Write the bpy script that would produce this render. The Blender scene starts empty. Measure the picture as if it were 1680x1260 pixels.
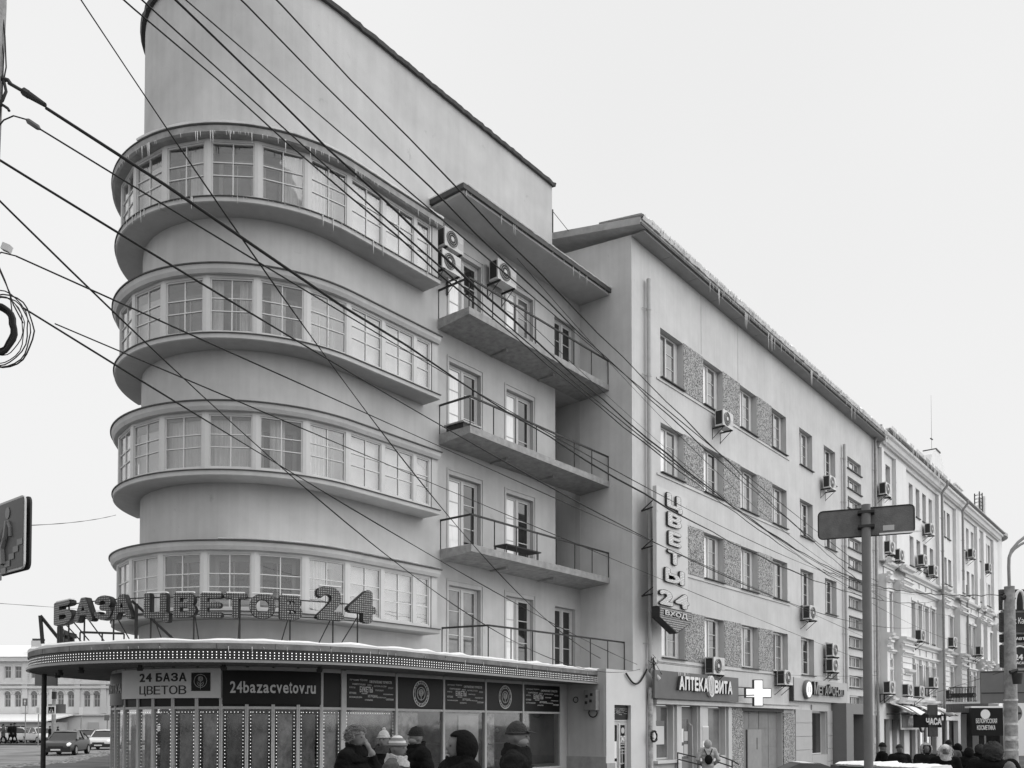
import bpy, bmesh, math, random
from mathutils import Vector, Matrix, noise
R = math.radians
random.seed(7)
scene = bpy.context.scene
COL = scene.collection

# ------------------------------------------------------------------ camera
# world: +X runs along the street facade, +Y into the corner building, camera at the origin of the plan
H0 = R(38.8); PT = R(1.5); FPX = 1437.0; PCX = 840.0; PCY = 1191 - FPX*math.tan(PT); EYE = 1.6
FW = Vector((math.cos(H0)*math.cos(PT), math.sin(H0)*math.cos(PT), math.sin(PT)))
RT = Vector((math.sin(H0), -math.cos(H0), 0))
UP = RT.cross(FW)
cam = bpy.data.cameras.new('camera'); camo = bpy.data.objects.new('camera', cam); COL.objects.link(camo)
m = Matrix((RT, UP, -FW)).transposed().to_4x4(); m.translation = (0, 0, EYE); camo.matrix_world = m
cam.sensor_width = 36; cam.lens = 36*FPX/1680; cam.shift_y = (PCY-630)/1680
cam.clip_start = 0.1; cam.clip_end = 4000
scene.camera = camo

# ------------------------------------------------------------------ overcast daylight
SUN_EL, SUN_DIR = R(42), Vector((0.6, -0.8, 0)).normalized()     # where the light comes from
world = bpy.data.worlds.new('World'); scene.world = world; world.use_nodes = True
nt = world.node_tree; nt.nodes.clear()
sky = nt.nodes.new('ShaderNodeTexSky'); sky.sky_type = 'NISHITA'; sky.sun_disc = False
sky.sun_elevation = SUN_EL; sky.sun_rotation = math.atan2(SUN_DIR.x, SUN_DIR.y); sky.dust_density = 4
bw = nt.nodes.new('ShaderNodeRGBToBW'); nt.links.new(sky.outputs[0], bw.inputs[0])
tc = nt.nodes.new('ShaderNodeTexCoord')
nz = nt.nodes.new('ShaderNodeTexNoise'); nz.inputs['Scale'].default_value = 1.1; nz.inputs['Detail'].default_value = 3
nt.links.new(tc.outputs['Generated'], nz.inputs['Vector'])
mr = nt.nodes.new('ShaderNodeMapRange'); mr.inputs['From Min'].default_value = .3; mr.inputs['From Max'].default_value = .7
mr.inputs['To Min'].default_value = 6.0; mr.inputs['To Max'].default_value = 6.45
nt.links.new(nz.outputs['Fac'], mr.inputs['Value'])
mx = nt.nodes.new('ShaderNodeMix'); mx.data_type = 'FLOAT'; mx.inputs['Factor'].default_value = .97
nt.links.new(bw.outputs[0], mx.inputs[2]); nt.links.new(mr.outputs[0], mx.inputs[3])
bg = nt.nodes.new('ShaderNodeBackground'); bg.inputs['Strength'].default_value = .1
nt.links.new(mx.outputs[0], bg.inputs['Color'])
wo = nt.nodes.new('ShaderNodeOutputWorld'); nt.links.new(bg.outputs[0], wo.inputs[0])
sun = bpy.data.lights.new('sun', 'SUN'); sun.energy = 1.5; sun.angle = R(90)
suno = bpy.data.objects.new('sun', sun); COL.objects.link(suno)
sd = Vector((SUN_DIR.x*math.cos(SUN_EL), SUN_DIR.y*math.cos(SUN_EL), math.sin(SUN_EL)))
suno.rotation_euler = sd.to_track_quat('Z', 'Y').to_euler(); suno.location = (0, 0, 60)
vs = scene.view_settings; vs.view_transform = 'Standard'; vs.look = 'None'; vs.exposure = 0.5; vs.gamma = 1; vs.use_curve_mapping = False
scene.render.engine = 'CYCLES'; scene.cycles.max_bounces = 8; scene.cycles.diffuse_bounces = 1; scene.cycles.transparent_max_bounces = 12

# ------------------------------------------------------------------ surveying helpers (sight line -> point on a known plane)
def ray(x, y):
    return FW + RT*((x-PCX)/FPX) - UP*((y-PCY)/FPX)
EYEV = Vector((0, 0, EYE))
def onY(x, y, Y): d = ray(x, y); return EYEV + d*(Y/d.y)
def onX(x, y, X): d = ray(x, y); return EYEV + d*(X/d.x)
def atD(x, y, D): return EYEV + ray(x, y)*D
def fr(D, px, z=None):           # plan point at depth D under image column px
    p = atD(px, 1191, D); return Vector((p.x, p.y, ground(p.x, p.y) if z is None else z))
def sstep(a, b, v):
    t = max(0, min(1, (v-a)/(b-a))); return t*t*(3-2*t)
def ground(x, y):                # the street falls gently to the right
    u = x*RT.x + y*RT.y
    return -0.52*sstep(0.5, 11, u)

# ------------------------------------------------------------------ materials
MATS = {}
def mat(name, c, rough=.85, var=.0, scale=3., bump=0., bscale=60., spec=.3, metal=0., c2=None, streak=False, stretch=None):
    if name in MATS: return MATS[name]
    M = bpy.data.materials.new(name); M.use_nodes = True; n = M.node_tree; b = n.nodes['Principled BSDF']
    b.inputs['Roughness'].default_value = rough; b.inputs['Metallic'].default_value = metal
    b.inputs['Specular IOR Level'].default_value = spec
    b.inputs['Base Color'].default_value = (c, c, c, 1)
    co = n.nodes.new('ShaderNodeTexCoord')
    if var or c2 is not None:
        mp = n.nodes.new('ShaderNodeMapping'); n.links.new(co.outputs['Object'], mp.inputs[0])
        if stretch: mp.inputs['Scale'].default_value = stretch
        t = n.nodes.new('ShaderNodeTexNoise'); t.inputs['Scale'].default_value = scale; t.inputs['Detail'].default_value = 6; t.inputs['Roughness'].default_value = .62
        n.links.new(mp.outputs[0], t.inputs['Vector'])
        r = n.nodes.new('ShaderNodeMapRange'); r.inputs['From Min'].default_value = .3; r.inputs['From Max'].default_value = .7
        lo, hi = (c*(1-var), c*(1+var*.6)) if c2 is None else (c, c2)
        r.inputs['To Min'].default_value = lo; r.inputs['To Max'].default_value = hi
        n.links.new(t.outputs['Fac'], r.inputs['Value']); out = r.outputs[0]
        if streak:              # rain streaks: noise stretched along the height
            mp2 = n.nodes.new('ShaderNodeMapping'); n.links.new(co.outputs['Object'], mp2.inputs[0]); mp2.inputs['Scale'].default_value = (2.6, 2.6, .16)
            t2 = n.nodes.new('ShaderNodeTexNoise'); t2.inputs['Scale'].default_value = 2.2; t2.inputs['Detail'].default_value = 5; n.links.new(mp2.outputs[0], t2.inputs['Vector'])
            r2 = n.nodes.new('ShaderNodeMapRange'); r2.inputs['From Min'].default_value = .34; r2.inputs['From Max'].default_value = .6; r2.inputs['To Min'].default_value = .945; r2.inputs['To Max'].default_value = 1.0
            n.links.new(t2.outputs['Fac'], r2.inputs['Value'])
            # small flaked patches
            t3 = n.nodes.new('ShaderNodeTexNoise'); t3.inputs['Scale'].default_value = 1.7; t3.inputs['Detail'].default_value = 9; t3.inputs['Roughness'].default_value = .7; n.links.new(co.outputs['Object'], t3.inputs['Vector'])
            r3 = n.nodes.new('ShaderNodeMapRange'); r3.inputs['From Min'].default_value = .29; r3.inputs['From Max'].default_value = .36; r3.inputs['To Min'].default_value = .78; r3.inputs['To Max'].default_value = 1.0
            n.links.new(t3.outputs['Fac'], r3.inputs['Value'])
            mu = n.nodes.new('ShaderNodeMath'); mu.operation = 'MULTIPLY'; n.links.new(out, mu.inputs[0]); n.links.new(r2.outputs[0], mu.inputs[1])
            mu2 = n.nodes.new('ShaderNodeMath'); mu2.operation = 'MULTIPLY'; n.links.new(mu.outputs[0], mu2.inputs[0]); n.links.new(r3.outputs[0], mu2.inputs[1]); out = mu2.outputs[0]
        n.links.new(out, b.inputs['Base Color'])
    if bump:
        t = n.nodes.new('ShaderNodeTexNoise'); t.inputs['Scale'].default_value = bscale; t.inputs['Detail'].default_value = 4
        n.links.new(co.outputs['Object'], t.inputs['Vector'])
        bp = n.nodes.new('ShaderNodeBump'); bp.inputs['Strength'].default_value = bump; bp.inputs['Distance'].default_value = .02
        n.links.new(t.outputs['Fac'], bp.inputs['Height']); n.links.new(bp.outputs[0], b.inputs['Normal'])
    MATS[name] = M; return M
def emis(name, c, s):
    M = bpy.data.materials.new(name); M.use_nodes = True; n = M.node_tree; b = n.nodes['Principled BSDF']
    b.inputs['Base Color'].default_value = (.8, .8, .8, 1); b.inputs['Emission Color'].default_value = (c, c, c, 1); b.inputs['Emission Strength'].default_value = s
    MATS[name] = M; return M
def glassmat(name, refl=.12, tint=.8, rough=.015):
    M = bpy.data.materials.new(name); M.use_nodes = True; n = M.node_tree; n.nodes.clear()
    o = n.nodes.new('ShaderNodeOutputMaterial'); mi = n.nodes.new('ShaderNodeMixShader')
    tr = n.nodes.new('ShaderNodeBsdfTransparent'); tr.inputs[0].default_value = (tint,)*3+(1,)
    gl = n.nodes.new('ShaderNodeBsdfGlossy'); gl.inputs['Roughness'].default_value = rough; gl.inputs['Color'].default_value = (.95,)*3+(1,)
    lw = n.nodes.new('ShaderNodeLayerWeight'); lw.inputs['Blend'].default_value = .5
    f = n.nodes.new('ShaderNodeMath'); f.operation = 'POWER'; f.inputs[1].default_value = 3.2; n.links.new(lw.outputs['Facing'], f.inputs[0])
    f2 = n.nodes.new('ShaderNodeMath'); f2.operation = 'MULTIPLY'; f2.inputs[1].default_value = .75; n.links.new(f.outputs[0], f2.inputs[0]); f = f2
    ma = n.nodes.new('ShaderNodeMath'); ma.operation = 'ADD'; ma.inputs[1].default_value = refl; ma.use_clamp = True
    co = n.nodes.new('ShaderNodeTexCoord'); t = n.nodes.new('ShaderNodeTexNoise'); t.inputs['Scale'].default_value = 1.3
    n.links.new(co.outputs['Object'], t.inputs['Vector'])
    bp = n.nodes.new('ShaderNodeBump'); bp.inputs['Strength'].default_value = .12; bp.inputs['Distance'].default_value = .03
    n.links.new(t.outputs['Fac'], bp.inputs['Height']); n.links.new(bp.outputs[0], gl.inputs['Normal'])
    n.links.new(f.outputs[0], ma.inputs[0]); n.links.new(ma.outputs[0], mi.inputs[0]); n.links.new(tr.outputs[0], mi.inputs[1]); n.links.new(gl.outputs[0], mi.inputs[2])
    n.links.new(mi.outputs[0], o.inputs[0]); MATS[name] = M; return M
def pebble(name):
    M = bpy.data.materials.new(name); M.use_nodes = True; n = M.node_tree; b = n.nodes['Principled BSDF']; b.inputs['Roughness'].default_value = .9
    co = n.nodes.new('ShaderNodeTexCoord'); v = n.nodes.new('ShaderNodeTexVoronoi'); v.inputs['Scale'].default_value = 28
    n.links.new(co.outputs['Object'], v.inputs['Vector'])
    sp = n.nodes.new('ShaderNodeSeparateColor'); n.links.new(v.outputs['Color'], sp.inputs[0])
    r = n.nodes.new('ShaderNodeValToRGB'); e = r.color_ramp.elements; e[0].position = .1; e[0].color = (.1, .1, .1, 1); e[1].position = .85; e[1].color = (.52, .52, .52, 1)
    n.links.new(sp.outputs[0], r.inputs[0]); n.links.new(r.outputs[0], b.inputs['Base Color'])
    bp = n.nodes.new('ShaderNodeBump'); bp.inputs['Strength'].default_value = .8; bp.inputs['Distance'].default_value = .03
    n.links.new(v.outputs['Distance'], bp.inputs['Height']); n.links.new(bp.outputs[0], b.inputs['Normal'])
    MATS[name] = M; return M
def dotgrid(name, dark, light, cell, duty=.62, emit=0.):
    """LED board: light square diodes on a dark board, in the board's own surface coordinates (UV in metres)"""
    M = bpy.data.materials.new(name); M.use_nodes = True; n = M.node_tree; b = n.nodes['Principled BSDF']; b.inputs['Roughness'].default_value = .5
    uv = n.nodes.new('ShaderNodeTexCoord'); sx = n.nodes.new('ShaderNodeSeparateXYZ'); n.links.new(uv.outputs['UV'], sx.inputs[0])
    def fracgt(o):
        d = n.nodes.new('ShaderNodeMath'); d.operation = 'DIVIDE'; d.inputs[1].default_value = cell; n.links.new(o, d.inputs[0])
        f = n.nodes.new('ShaderNodeMath'); f.operation = 'FRACT'; n.links.new(d.outputs[0], f.inputs[0])
        g = n.nodes.new('ShaderNodeMath'); g.operation = 'LESS_THAN'; g.inputs[1].default_value = duty; n.links.new(f.outputs[0], g.inputs[0]); return g.outputs[0]
    mu = n.nodes.new('ShaderNodeMath'); mu.operation = 'MULTIPLY'; n.links.new(fracgt(sx.outputs[0]), mu.inputs[0]); n.links.new(fracgt(sx.outputs[1]), mu.inputs[1])
    wn = n.nodes.new('ShaderNodeTexNoise'); wn.inputs['Scale'].default_value = 30; n.links.new(uv.outputs['UV'], wn.inputs['Vector'])
    r = n.nodes.new('ShaderNodeMapRange'); r.inputs['From Min'].default_value = .35; r.inputs['From Max'].default_value = .7; r.inputs['To Min'].default_value = light*.45; r.inputs['To Max'].default_value = light*1.3
    n.links.new(wn.outputs['Fac'], r.inputs['Value'])
    mi = n.nodes.new('ShaderNodeMix'); mi.data_type = 'FLOAT'; mi.inputs[2].default_value = dark; n.links.new(r.outputs[0], mi.inputs[3]); n.links.new(mu.outputs[0], mi.inputs[0])
    n.links.new(mi.outputs[0], b.inputs['Base Color']); MATS[name] = M; return M
STUCCO = mat('stucco_tower', .54, .92, .13, .8, .25, 90, streak=True)
STUCCO2 = mat('stucco_pharmacy_house', .62, .92, .12, .7, .2, 90, streak=True)
STUCCO3 = mat('stucco_white_house', .8, .9, .06, .5, .15, 60, streak=True)
WHITEWALL = mat('white_wall', .66, .9, .06, 1.2, .15, 60)
CONC = mat('balcony_concrete', .36, .9, .3, 5, .6, 40)
CONC_D = mat('fascia_concrete', .34, .9, .28, 4, .4, 40)
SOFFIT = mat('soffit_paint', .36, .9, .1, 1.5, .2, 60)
FRAME = mat('window_frame_white', .58, .45, .05, 6)
FRAME2 = mat('window_frame_grey', .5, .5, .08, 6)
FLASH = mat('dark_flashing', .07, .6, .3, 5)
METAL = mat('dark_rail_metal', .035, .6, .3, 12)
PIPE = mat('painted_drainpipe', .46, .6, .12, 5)
ZINC = mat('zinc_pipe', .3, .5, .2, 6)
SNOW = mat('snow', .9, .8, .05, 2, .5, 12)
ICE = mat('ice', .7, .25, .1, 6)
GLASS = glassmat('loggia_glass', .10, .88)
SHOPGLASS = glassmat('shop_glass', .03, .88, .05)
DARKPANE = mat('dark_window_glass', .03, .04, .5, 1.2, spec=.8)
MIDPANE = mat('mid_window_glass', .14, .05, .5, 1.5, spec=.8)
CURT = mat('curtain_and_sky_glass', .86, .08, .12, 5, spec=.6, stretch=(6, 6, .4))  # pale for curtains, and for the sky reflected in the pane
FARPANE = mat('far_window_glass', .22, .08, .4, .9, spec=.6)
CURTAIN = mat('lace_curtain', .75, .9, .25, 6, .0, stretch=(9, 9, .3))
PEB = pebble('pebble_dash')
BLACK = mat('black_film', .014, .35, .2, 4, spec=.15)
DSIGN = mat('dark_sign', .03, .45, .15, 4)
MSIGN = mat('mid_sign', .16, .5, .12, 2)
PALE = mat('pale_sign_face', .62, .4, .05, 3)
WHITE = mat('white_paint', .8, .45)
GREYPRINT = mat('grey_print', .5, .5); PRINT = mat('pale_print', .8, .5)
ROOFMETAL = mat('roof_sheet', .4, .6, .2, 3)
AL = mat('aluminium_mullion', .5, .4, .1, 6)
LEDW = emis('led_white', 1, 1.0)
LITW = emis('lit_white_face', 1, .5)
LEDGRID = dotgrid('led_letter_board', .015, .34, .05, .6)
LEDGRID2 = dotgrid('led_pale_letter_board', .25, .85, .055, .8)
LEDGRID3 = dotgrid('led_arrow_board', .02, .6, .075, .55)
CABLE = mat('black_cable', .012, .6)
ASPH = mat('asphalt_with_slush', .12, .8, .0, .35, .5, 14, c2=.34)
PAVE = mat('trodden_snow_pavement', .04, .85, 0, .5, .5, 10, c2=.14)

# ------------------------------------------------------------------ objects
ORG = {}
def tag(o, label=None, cat=None, group=None, kind=None):
    if label: o['label'] = label
    if cat: o['category'] = cat
    if group: o['group'] = group
    if kind: o['kind'] = kind
    return o
def thing(name, label, cat, loc=(0, 0, 0), group=None):
    o = bpy.data.objects.new(name, None); COL.objects.link(o); o.location = loc; o.empty_display_size = .3
    ORG[o.name] = Vector(loc); return tag(o, label, cat, group)
def link(name, me, parent=None, local=False):
    o = bpy.data.objects.new(name, me); COL.objects.link(o)
    if parent is not None:
        o.parent = parent; og = ORG.get(parent.name, Vector())
        if not local and og.length > 0: me.transform(Matrix.Translation(-og))
        ORG[o.name] = og
    return o
def cp(o, parent=None, loc=None, rz=None):
    c = o.copy(); COL.objects.link(c); c.parent = parent
    if loc is not None: c.location = loc
    if rz is not None: c.rotation_euler = (0, 0, rz)
    for k in o.children: cp(k, c)
    return c
class MB:
    def __init__(s): s.v = []; s.f = []; s.m = []; s.uv = {}
    def add(s, vs, fs, mi=0):
        b = len(s.v); s.v += [tuple(v) for v in vs]; s.f += [tuple(b+i for i in f) for f in fs]; s.m += [mi]*len(fs)
    def quad(s, a, b, c, d, mi=0): s.add((a, b, c, d), ((0, 1, 2, 3),), mi)
    def box(s, x0, x1, y0, y1, z0, z1, mi=0):
        if x0 > x1: x0, x1 = x1, x0
        if y0 > y1: y0, y1 = y1, y0
        if z0 > z1: z0, z1 = z1, z0
        s.add([(x, y, z) for z in (z0, z1) for y in (y0, y1) for x in (x0, x1)], ((0, 2, 3, 1), (4, 5, 7, 6), (0, 1, 5, 4), (2, 6, 7, 3), (0, 4, 6, 2), (1, 3, 7, 5)), mi)
    def obox(s, o, ax, ay, az, mi=0):       # box on a corner o and three edge vectors
        o = Vector(o); ax = Vector(ax); ay = Vector(ay); az = Vector(az)
        P = [o+ax*i+ay*j+az*k for k in (0, 1) for j in (0, 1) for i in (0, 1)]
        fs = ((0, 2, 3, 1), (4, 5, 7, 6), (0, 1, 5, 4), (2, 6, 7, 3), (0, 4, 6, 2), (1, 3, 7, 5))
        if ax.cross(ay).dot(az) < 0: fs = tuple(tuple(reversed(f)) for f in fs)
        s.add(P, fs, mi)
    def tube(s, pts, r, n=8, mi=0, cap=True, closed=False):
        pts = [Vector(p) for p in pts]; rr = r if isinstance(r, (list, tuple)) else [r]*len(pts); b = len(s.v); prev = None
        for i, p in enumerate(pts):
            if closed: t = pts[(i+1) % len(pts)]-pts[i-1]
            else: t = pts[min(i+1, len(pts)-1)]-pts[max(i-1, 0)]
            t.normalize()
            if prev is None:
                a = Vector((0, 0, 1)) if abs(t.z) < .9 else Vector((1, 0, 0)); u = t.cross(a).normalized()
            else: u = (prev-t*prev.dot(t)).normalized()
            prev = u; w = t.cross(u)
            for k in range(n): q = 2*math.pi*k/n; s.v.append(tuple(p+u*(math.cos(q)*rr[i])+w*(math.sin(q)*rr[i])))
        L = len(pts)
        for i in range(L if closed else L-1):
            j = (i+1) % L
            for k in range(n):
                s.f.append((b+i*n+k, b+i*n+(k+1) % n, b+j*n+(k+1) % n, b+j*n+k)); s.m.append(mi)
        if cap and not closed:
            s.f.append(tuple(b+k for k in reversed(range(n)))); s.m.append(mi); s.f.append(tuple(b+(L-1)*n+k for k in range(n))); s.m.append(mi)
    def sweep(s, path, prof, mi=0, caps=True):
        """path: (x,y,nx,ny) with n pointing outwards; prof: closed (offset,z) polygon, counter-clockwise as seen with the path running away"""
        b = len(s.v); n = len(prof)
        for x, y, nx, ny in path:
            for o, z in prof: s.v.append((x+nx*o, y+ny*o, z))
        for i in range(len(path)-1):
            for k in range(n):
                s.f.append((b+i*n+k, b+(i+1)*n+k, b+(i+1)*n+(k+1) % n, b+i*n+(k+1) % n)); s.m.append(mi)
        if caps:
            s.f.append(tuple(b+k for k in range(n))); s.m.append(mi); s.f.append(tuple(b+(len(path)-1)*n+k for k in reversed(range(n)))); s.m.append(mi)
    def disc(s, c, nrm, r, n=16, depth=0, mi=0, rx=None):
        c = Vector(c); nrm = Vector(nrm).normalized(); a = Vector((0, 0, 1)) if abs(nrm.z) < .9 else Vector((1, 0, 0)); u = a.cross(nrm).normalized(); w = nrm.cross(u); rx = rx or r
        P = [c+u*(math.cos(2*math.pi*k/n)*rx)+w*(math.sin(2*math.pi*k/n)*r) for k in range(n)]
        if not depth: s.add(P, (tuple(range(n)),), mi); return
        Q = [p-nrm*depth for p in P]
        s.add(P+Q, (tuple(range(n)), tuple(reversed(range(n, 2*n))))+tuple((k, k+n, (k+1) % n+n, (k+1) % n) for k in range(n)), mi)
    def cone(s, a, b, r, n=5, mi=0): s.tube((a, b), (r, .002), n, mi)
    def build(s, name, mats, parent=None, smooth=False, local=False, recalc=True, label=None):
        me = bpy.data.meshes.new(name); me.from_pydata(s.v, [], s.f)
        if not isinstance(mats, (list, tuple)): mats = [mats]
        for q in mats: me.materials.append(q)
        me.polygons.foreach_set('material_index', s.m)
        if recalc:
            bm = bmesh.new(); bm.from_mesh(me); bmesh.ops.recalc_face_normals(bm, faces=bm.faces); bm.to_mesh(me); bm.free()
        if smooth:
            me.polygons.foreach_set('use_smooth', [True]*len(me.polygons)); me.set_sharp_from_angle(angle=R(38))
        me.update(); o = link(name, me, parent, local)
        if label: o['label'] = label
        return o
def boxo(name, m_, parent, *b, **k): q = MB(); q.box(*b); return q.build(name, m_, parent, **k)
def tubeo(name, m_, parent, pts, r, n=8, **k): q = MB(); q.tube(pts, r, n); return q.build(name, m_, parent, smooth=True, **k)
def facade(mb, P, u0, u1, z0, z1, ops, d, mi=0, mj=None):
    """wall sheet in (u,z) with rectangular openings, each with reveals of depth d; P(u,z,depth)->point"""
    us = sorted({u0, u1, *[o[0] for o in ops], *[o[1] for o in ops]}); zs = sorted({z0, z1, *[o[2] for o in ops], *[o[3] for o in ops]})
    us = [u for u in us if u0-1e-6 <= u <= u1+1e-6]; zs = [z for z in zs if z0-1e-6 <= z <= z1+1e-6]
    for i in range(len(us)-1):
        for j in range(len(zs)-1):
            cu, cz = (us[i]+us[i+1])/2, (zs[j]+zs[j+1])/2
            if any(o[0] < cu < o[1] and o[2] < cz < o[3] for o in ops): continue
            mb.quad(P(us[i], zs[j], 0), P(us[i+1], zs[j], 0), P(us[i+1], zs[j+1], 0), P(us[i], zs[j+1], 0), mi)
    mj = mi if mj is None else mj
    for a, b, c, e in [o[:4] for o in ops]:
        mb.quad(P(a, c, 0), P(a, e, 0), P(a, e, d), P(a, c, d), mj); mb.quad(P(b, c, 0), P(b, c, d), P(b, e, d), P(b, e, 0), mj)
        mb.quad(P(a, e, 0), P(b, e, 0), P(b, e, d), P(a, e, d), mj); mb.quad(P(a, c, 0), P(a, c, d), P(b, c, d), P(b, c, 0), mj)
def text(name, body, m_, parent, p0, right, up, w, h, ext=.004, bold=0., uvs=False, label=None, local=False, side=None, outline=0.):
    """lettering fitted into a w x h box whose lower left corner is p0; heavy faces are struck several times, each a hair deeper"""
    c = bpy.data.curves.new('lettering', 'FONT'); c.body = body; c.size = 1; c.extrude = .05; c.resolution_u = 3; c.fill_mode = 'BOTH'
    t = bpy.data.objects.new('lettering', c); COL.objects.link(t); dg = bpy.context.evaluated_depsgraph_get(); dg.update()
    me = bpy.data.meshes.new_from_object(t.evaluated_get(dg)); bpy.data.objects.remove(t); bpy.data.curves.remove(c)
    if not me.vertices: return None
    V = [v.co.copy() for v in me.vertices]; F = [tuple(p.vertices) for p in me.polygons]; NZ = [p.normal.z for p in me.polygons]; bpy.data.meshes.remove(me)
    x0, x1 = min(v.x for v in V)-bold, max(v.x for v in V)+bold; y0, y1 = min(v.y for v in V)-bold, max(v.y for v in V)+bold
    sx, sy = w/(x1-x0), h/(y1-y0); right = Vector(right).normalized(); up = Vector(up).normalized(); nr = right.cross(up); p0 = Vector(p0)
    sh = [(0, 0, 0, 0)]+([(math.cos(a)*bold, math.sin(a)*bold, 0, i+1) for i, a in enumerate(math.pi*k/4 for k in range(8))] if bold else [])
    if outline: sh += [(math.cos(a)*(bold+outline), math.sin(a)*(bold+outline), 1, i+1) for i, a in enumerate(math.pi*k/4 for k in range(8))]
    vv, ff, mm, uu = [], [], [], []
    for dx, dy, lay, i in sh:
        b_ = len(vv); dz = -i*min(.0004, ext/14)-(ext*.5 if lay else 0)
        for v in V:
            X, Y_ = (v.x+dx-x0)*sx, (v.y+dy-y0)*sy; vv.append(p0+right*X+up*Y_+nr*(v.z/.05*ext+dz)); uu.append((X, Y_))
        for f, z in zip(F, NZ): ff.append(tuple(b_+k for k in f)); mm.append(1 if (side or outline) and (lay or abs(z) < .5) else 0)
    me = bpy.data.meshes.new(name); me.from_pydata(vv, [], ff); me.materials.append(m_); me.materials.append(side or METAL if (side or outline) else m_)
    me.polygons.foreach_set('material_index', mm)
    if uvs:
        l = me.uv_layers.new(name='UV')
        for lp in me.loops: l.data[lp.index].uv = uu[lp.vertex_index]
    me.update(); o = link(name, me, parent, local)
    if label: o['label'] = label
    return o
def struct(o, label, cat): return tag(o, label, cat, kind='structure')

# ================================================================== SETTING: ground
def sheet(name, us, vs, zf, m_, label, cat):
    q = MB(); n = len(vs)
    for u in us:
        for v in vs: p = FW.xy.normalized()*v+RT.xy*u; q.v.append((p.x, p.y, zf(p.x, p.y)))
    for i in range(len(us)-1):
        for j in range(n-1): q.f.append((i*n+j, (i+1)*n+j, (i+1)*n+j+1, i*n+j+1)); q.m.append(0)
    return struct(q.build(name, m_, recalc=False), label, cat)
us = [-1800, -600, -200, -100, -60, -40, -25, -15, -8, -4, -2, 0, 2, 4, 6, 8, 10, 12, 15, 20, 30, 45, 70, 100, 200, 600, 1800]
vs_ = [-1500, -400, -100, -40, -15, -5, 0, 5, 10, 15, 20, 25, 30, 40, 50, 60, 80, 100, 150, 300, 800, 2500]
sheet('road', us, vs_, lambda x, y: ground(x, y)-.13, ASPH, 'wide slushy grey road running past the corner', 'road')
def slab(name, poly, label, top=0., thick=.2, m_=PAVE, sub=14):
    bm = bmesh.new(); V = [bm.verts.new((p[0], p[1], 0)) for p in poly]; f = bm.faces.new(V)
    bmesh.ops.triangulate(bm, faces=[f]); bmesh.ops.subdivide_edges(bm, edges=bm.edges[:], cuts=sub, use_grid_fill=True)
    bmesh.ops.recalc_face_normals(bm, faces=bm.faces)
    if bm.faces[:][0].normal.z < 0: bmesh.ops.reverse_faces(bm, faces=bm.faces)
    ed = [e for e in bm.edges if e.is_boundary]
    r = bmesh.ops.extrude_edge_only(bm, edges=ed); down = {v for v in r['geom'] if isinstance(v, bmesh.types.BMVert)}
    for v in bm.verts: v.co.z = ground(v.co.x, v.co.y)+(top-thick if v in down else top)
    me = bpy.data.meshes.new(name); bm.to_mesh(me); bm.free(); me.materials.append(m_)
    return struct(link(name, me), label, 'pavement')
KB = [fr(29, -120), fr(35.5, 40), fr(39, 105), fr(46, 150), fr(56, 188)]; k2 = fr(75, 420)
slab('pavement', [(-12, 8), fr(22, -200)[:2]]+[k_[:2] for k_ in KB]+[k2[:2], (60, 40), (130, 40), (130, 9), (60, 8.4), (30, 6.5), (14, -2), (6, -8), (-8, -6)], 'snowy trodden pavement round the foot of the corner building')
slab('far_pavement', [fr(80, -400)[:2], fr(78, 60)[:2], fr(82, 420)[:2], fr(140, 420)[:2], fr(140, -500)[:2]], 'far snowy pavement before the arched house', .0)
q = MB()
for i in range(90):
    t = i/90*4; j_ = min(3, int(t)); p = KB[j_].lerp(KB[j_+1], t-j_); h = .03+.05*max(0, noise.noise(Vector((i*.9, 0, 3))))+.03*random.random()
    s = .2+.2*random.random()
    for k in range(3):
        o = Vector((random.uniform(-.5, .5), random.uniform(-.5, .5), 0)); c = p+o
        P = [(c.x+math.cos(a)*s*(.7+.5*random.random()), c.y+math.sin(a)*s*(.7+.5*random.random()), -.02) for a in [2*math.pi*j/7 for j in range(7)]]
        q.add(P+[(c.x, c.y, max(.03, h))], [(j, (j+1) % 7, 7) for j in range(7)])
tag(q.build('snow_ridge', mat('dirty_snow', .05, .9, 0, 4, .6, 20, c2=.4), smooth=True), 'dirty ploughed snow along the kerb by the road', 'snow', kind='stuff')

# ================================================================== CORNER BUILDING
C = Vector((14.25, 20.25)); RB = 3.6; RW = 3.05; YW = C.y-RW; YB = C.y-RB; RG = 3.67; YG = C.y-RG
def apt(a, r): return Vector((C.x-math.sin(a)*r, C.y-math.cos(a)*r))
def path(r, x1, a1=R(150), step=R(3)):
    P = [(x1, C.y-r, 0, -1)]; n = int(a1/step)
    for i in range(n+1): a = a1*i/n; p = apt(a, r); P.append((p.x, p.y, -math.sin(a), -math.cos(a)))
    return P
B = thing('corner_apartment_building', 'five storey grey corner apartment block with rounded window bands and tall blank top', 'building', (C.x, C.y, 0))
XW = lambda px: onY(px, 700, YW).x
FL = [3.42, 6.64, 9.94, 13.26]
doors = [(XW(737), XW(789)), (XW(831), XW(875))]; D3 = (23.68, 24.88)
ops1 = [(a, b, z+.04, z+2.26) for z in FL for a, b in doors]
ops2 = [(D3[0], D3[1], z+.04, z+2.2) for z in (FL[0], FL[3])]
rec = (23.72, 25.19, 6.66, 12.96)
q = MB(); PW = lambda u, z, d: (u, YW+d, z); TOP = 19.86
facade(q, PW, C.x, 23.55, 3.2, TOP, ops1, .2)
facade(q, PW, 23.55, 25.2, 3.2, 16.5, ops2+[rec], .2)
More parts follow.
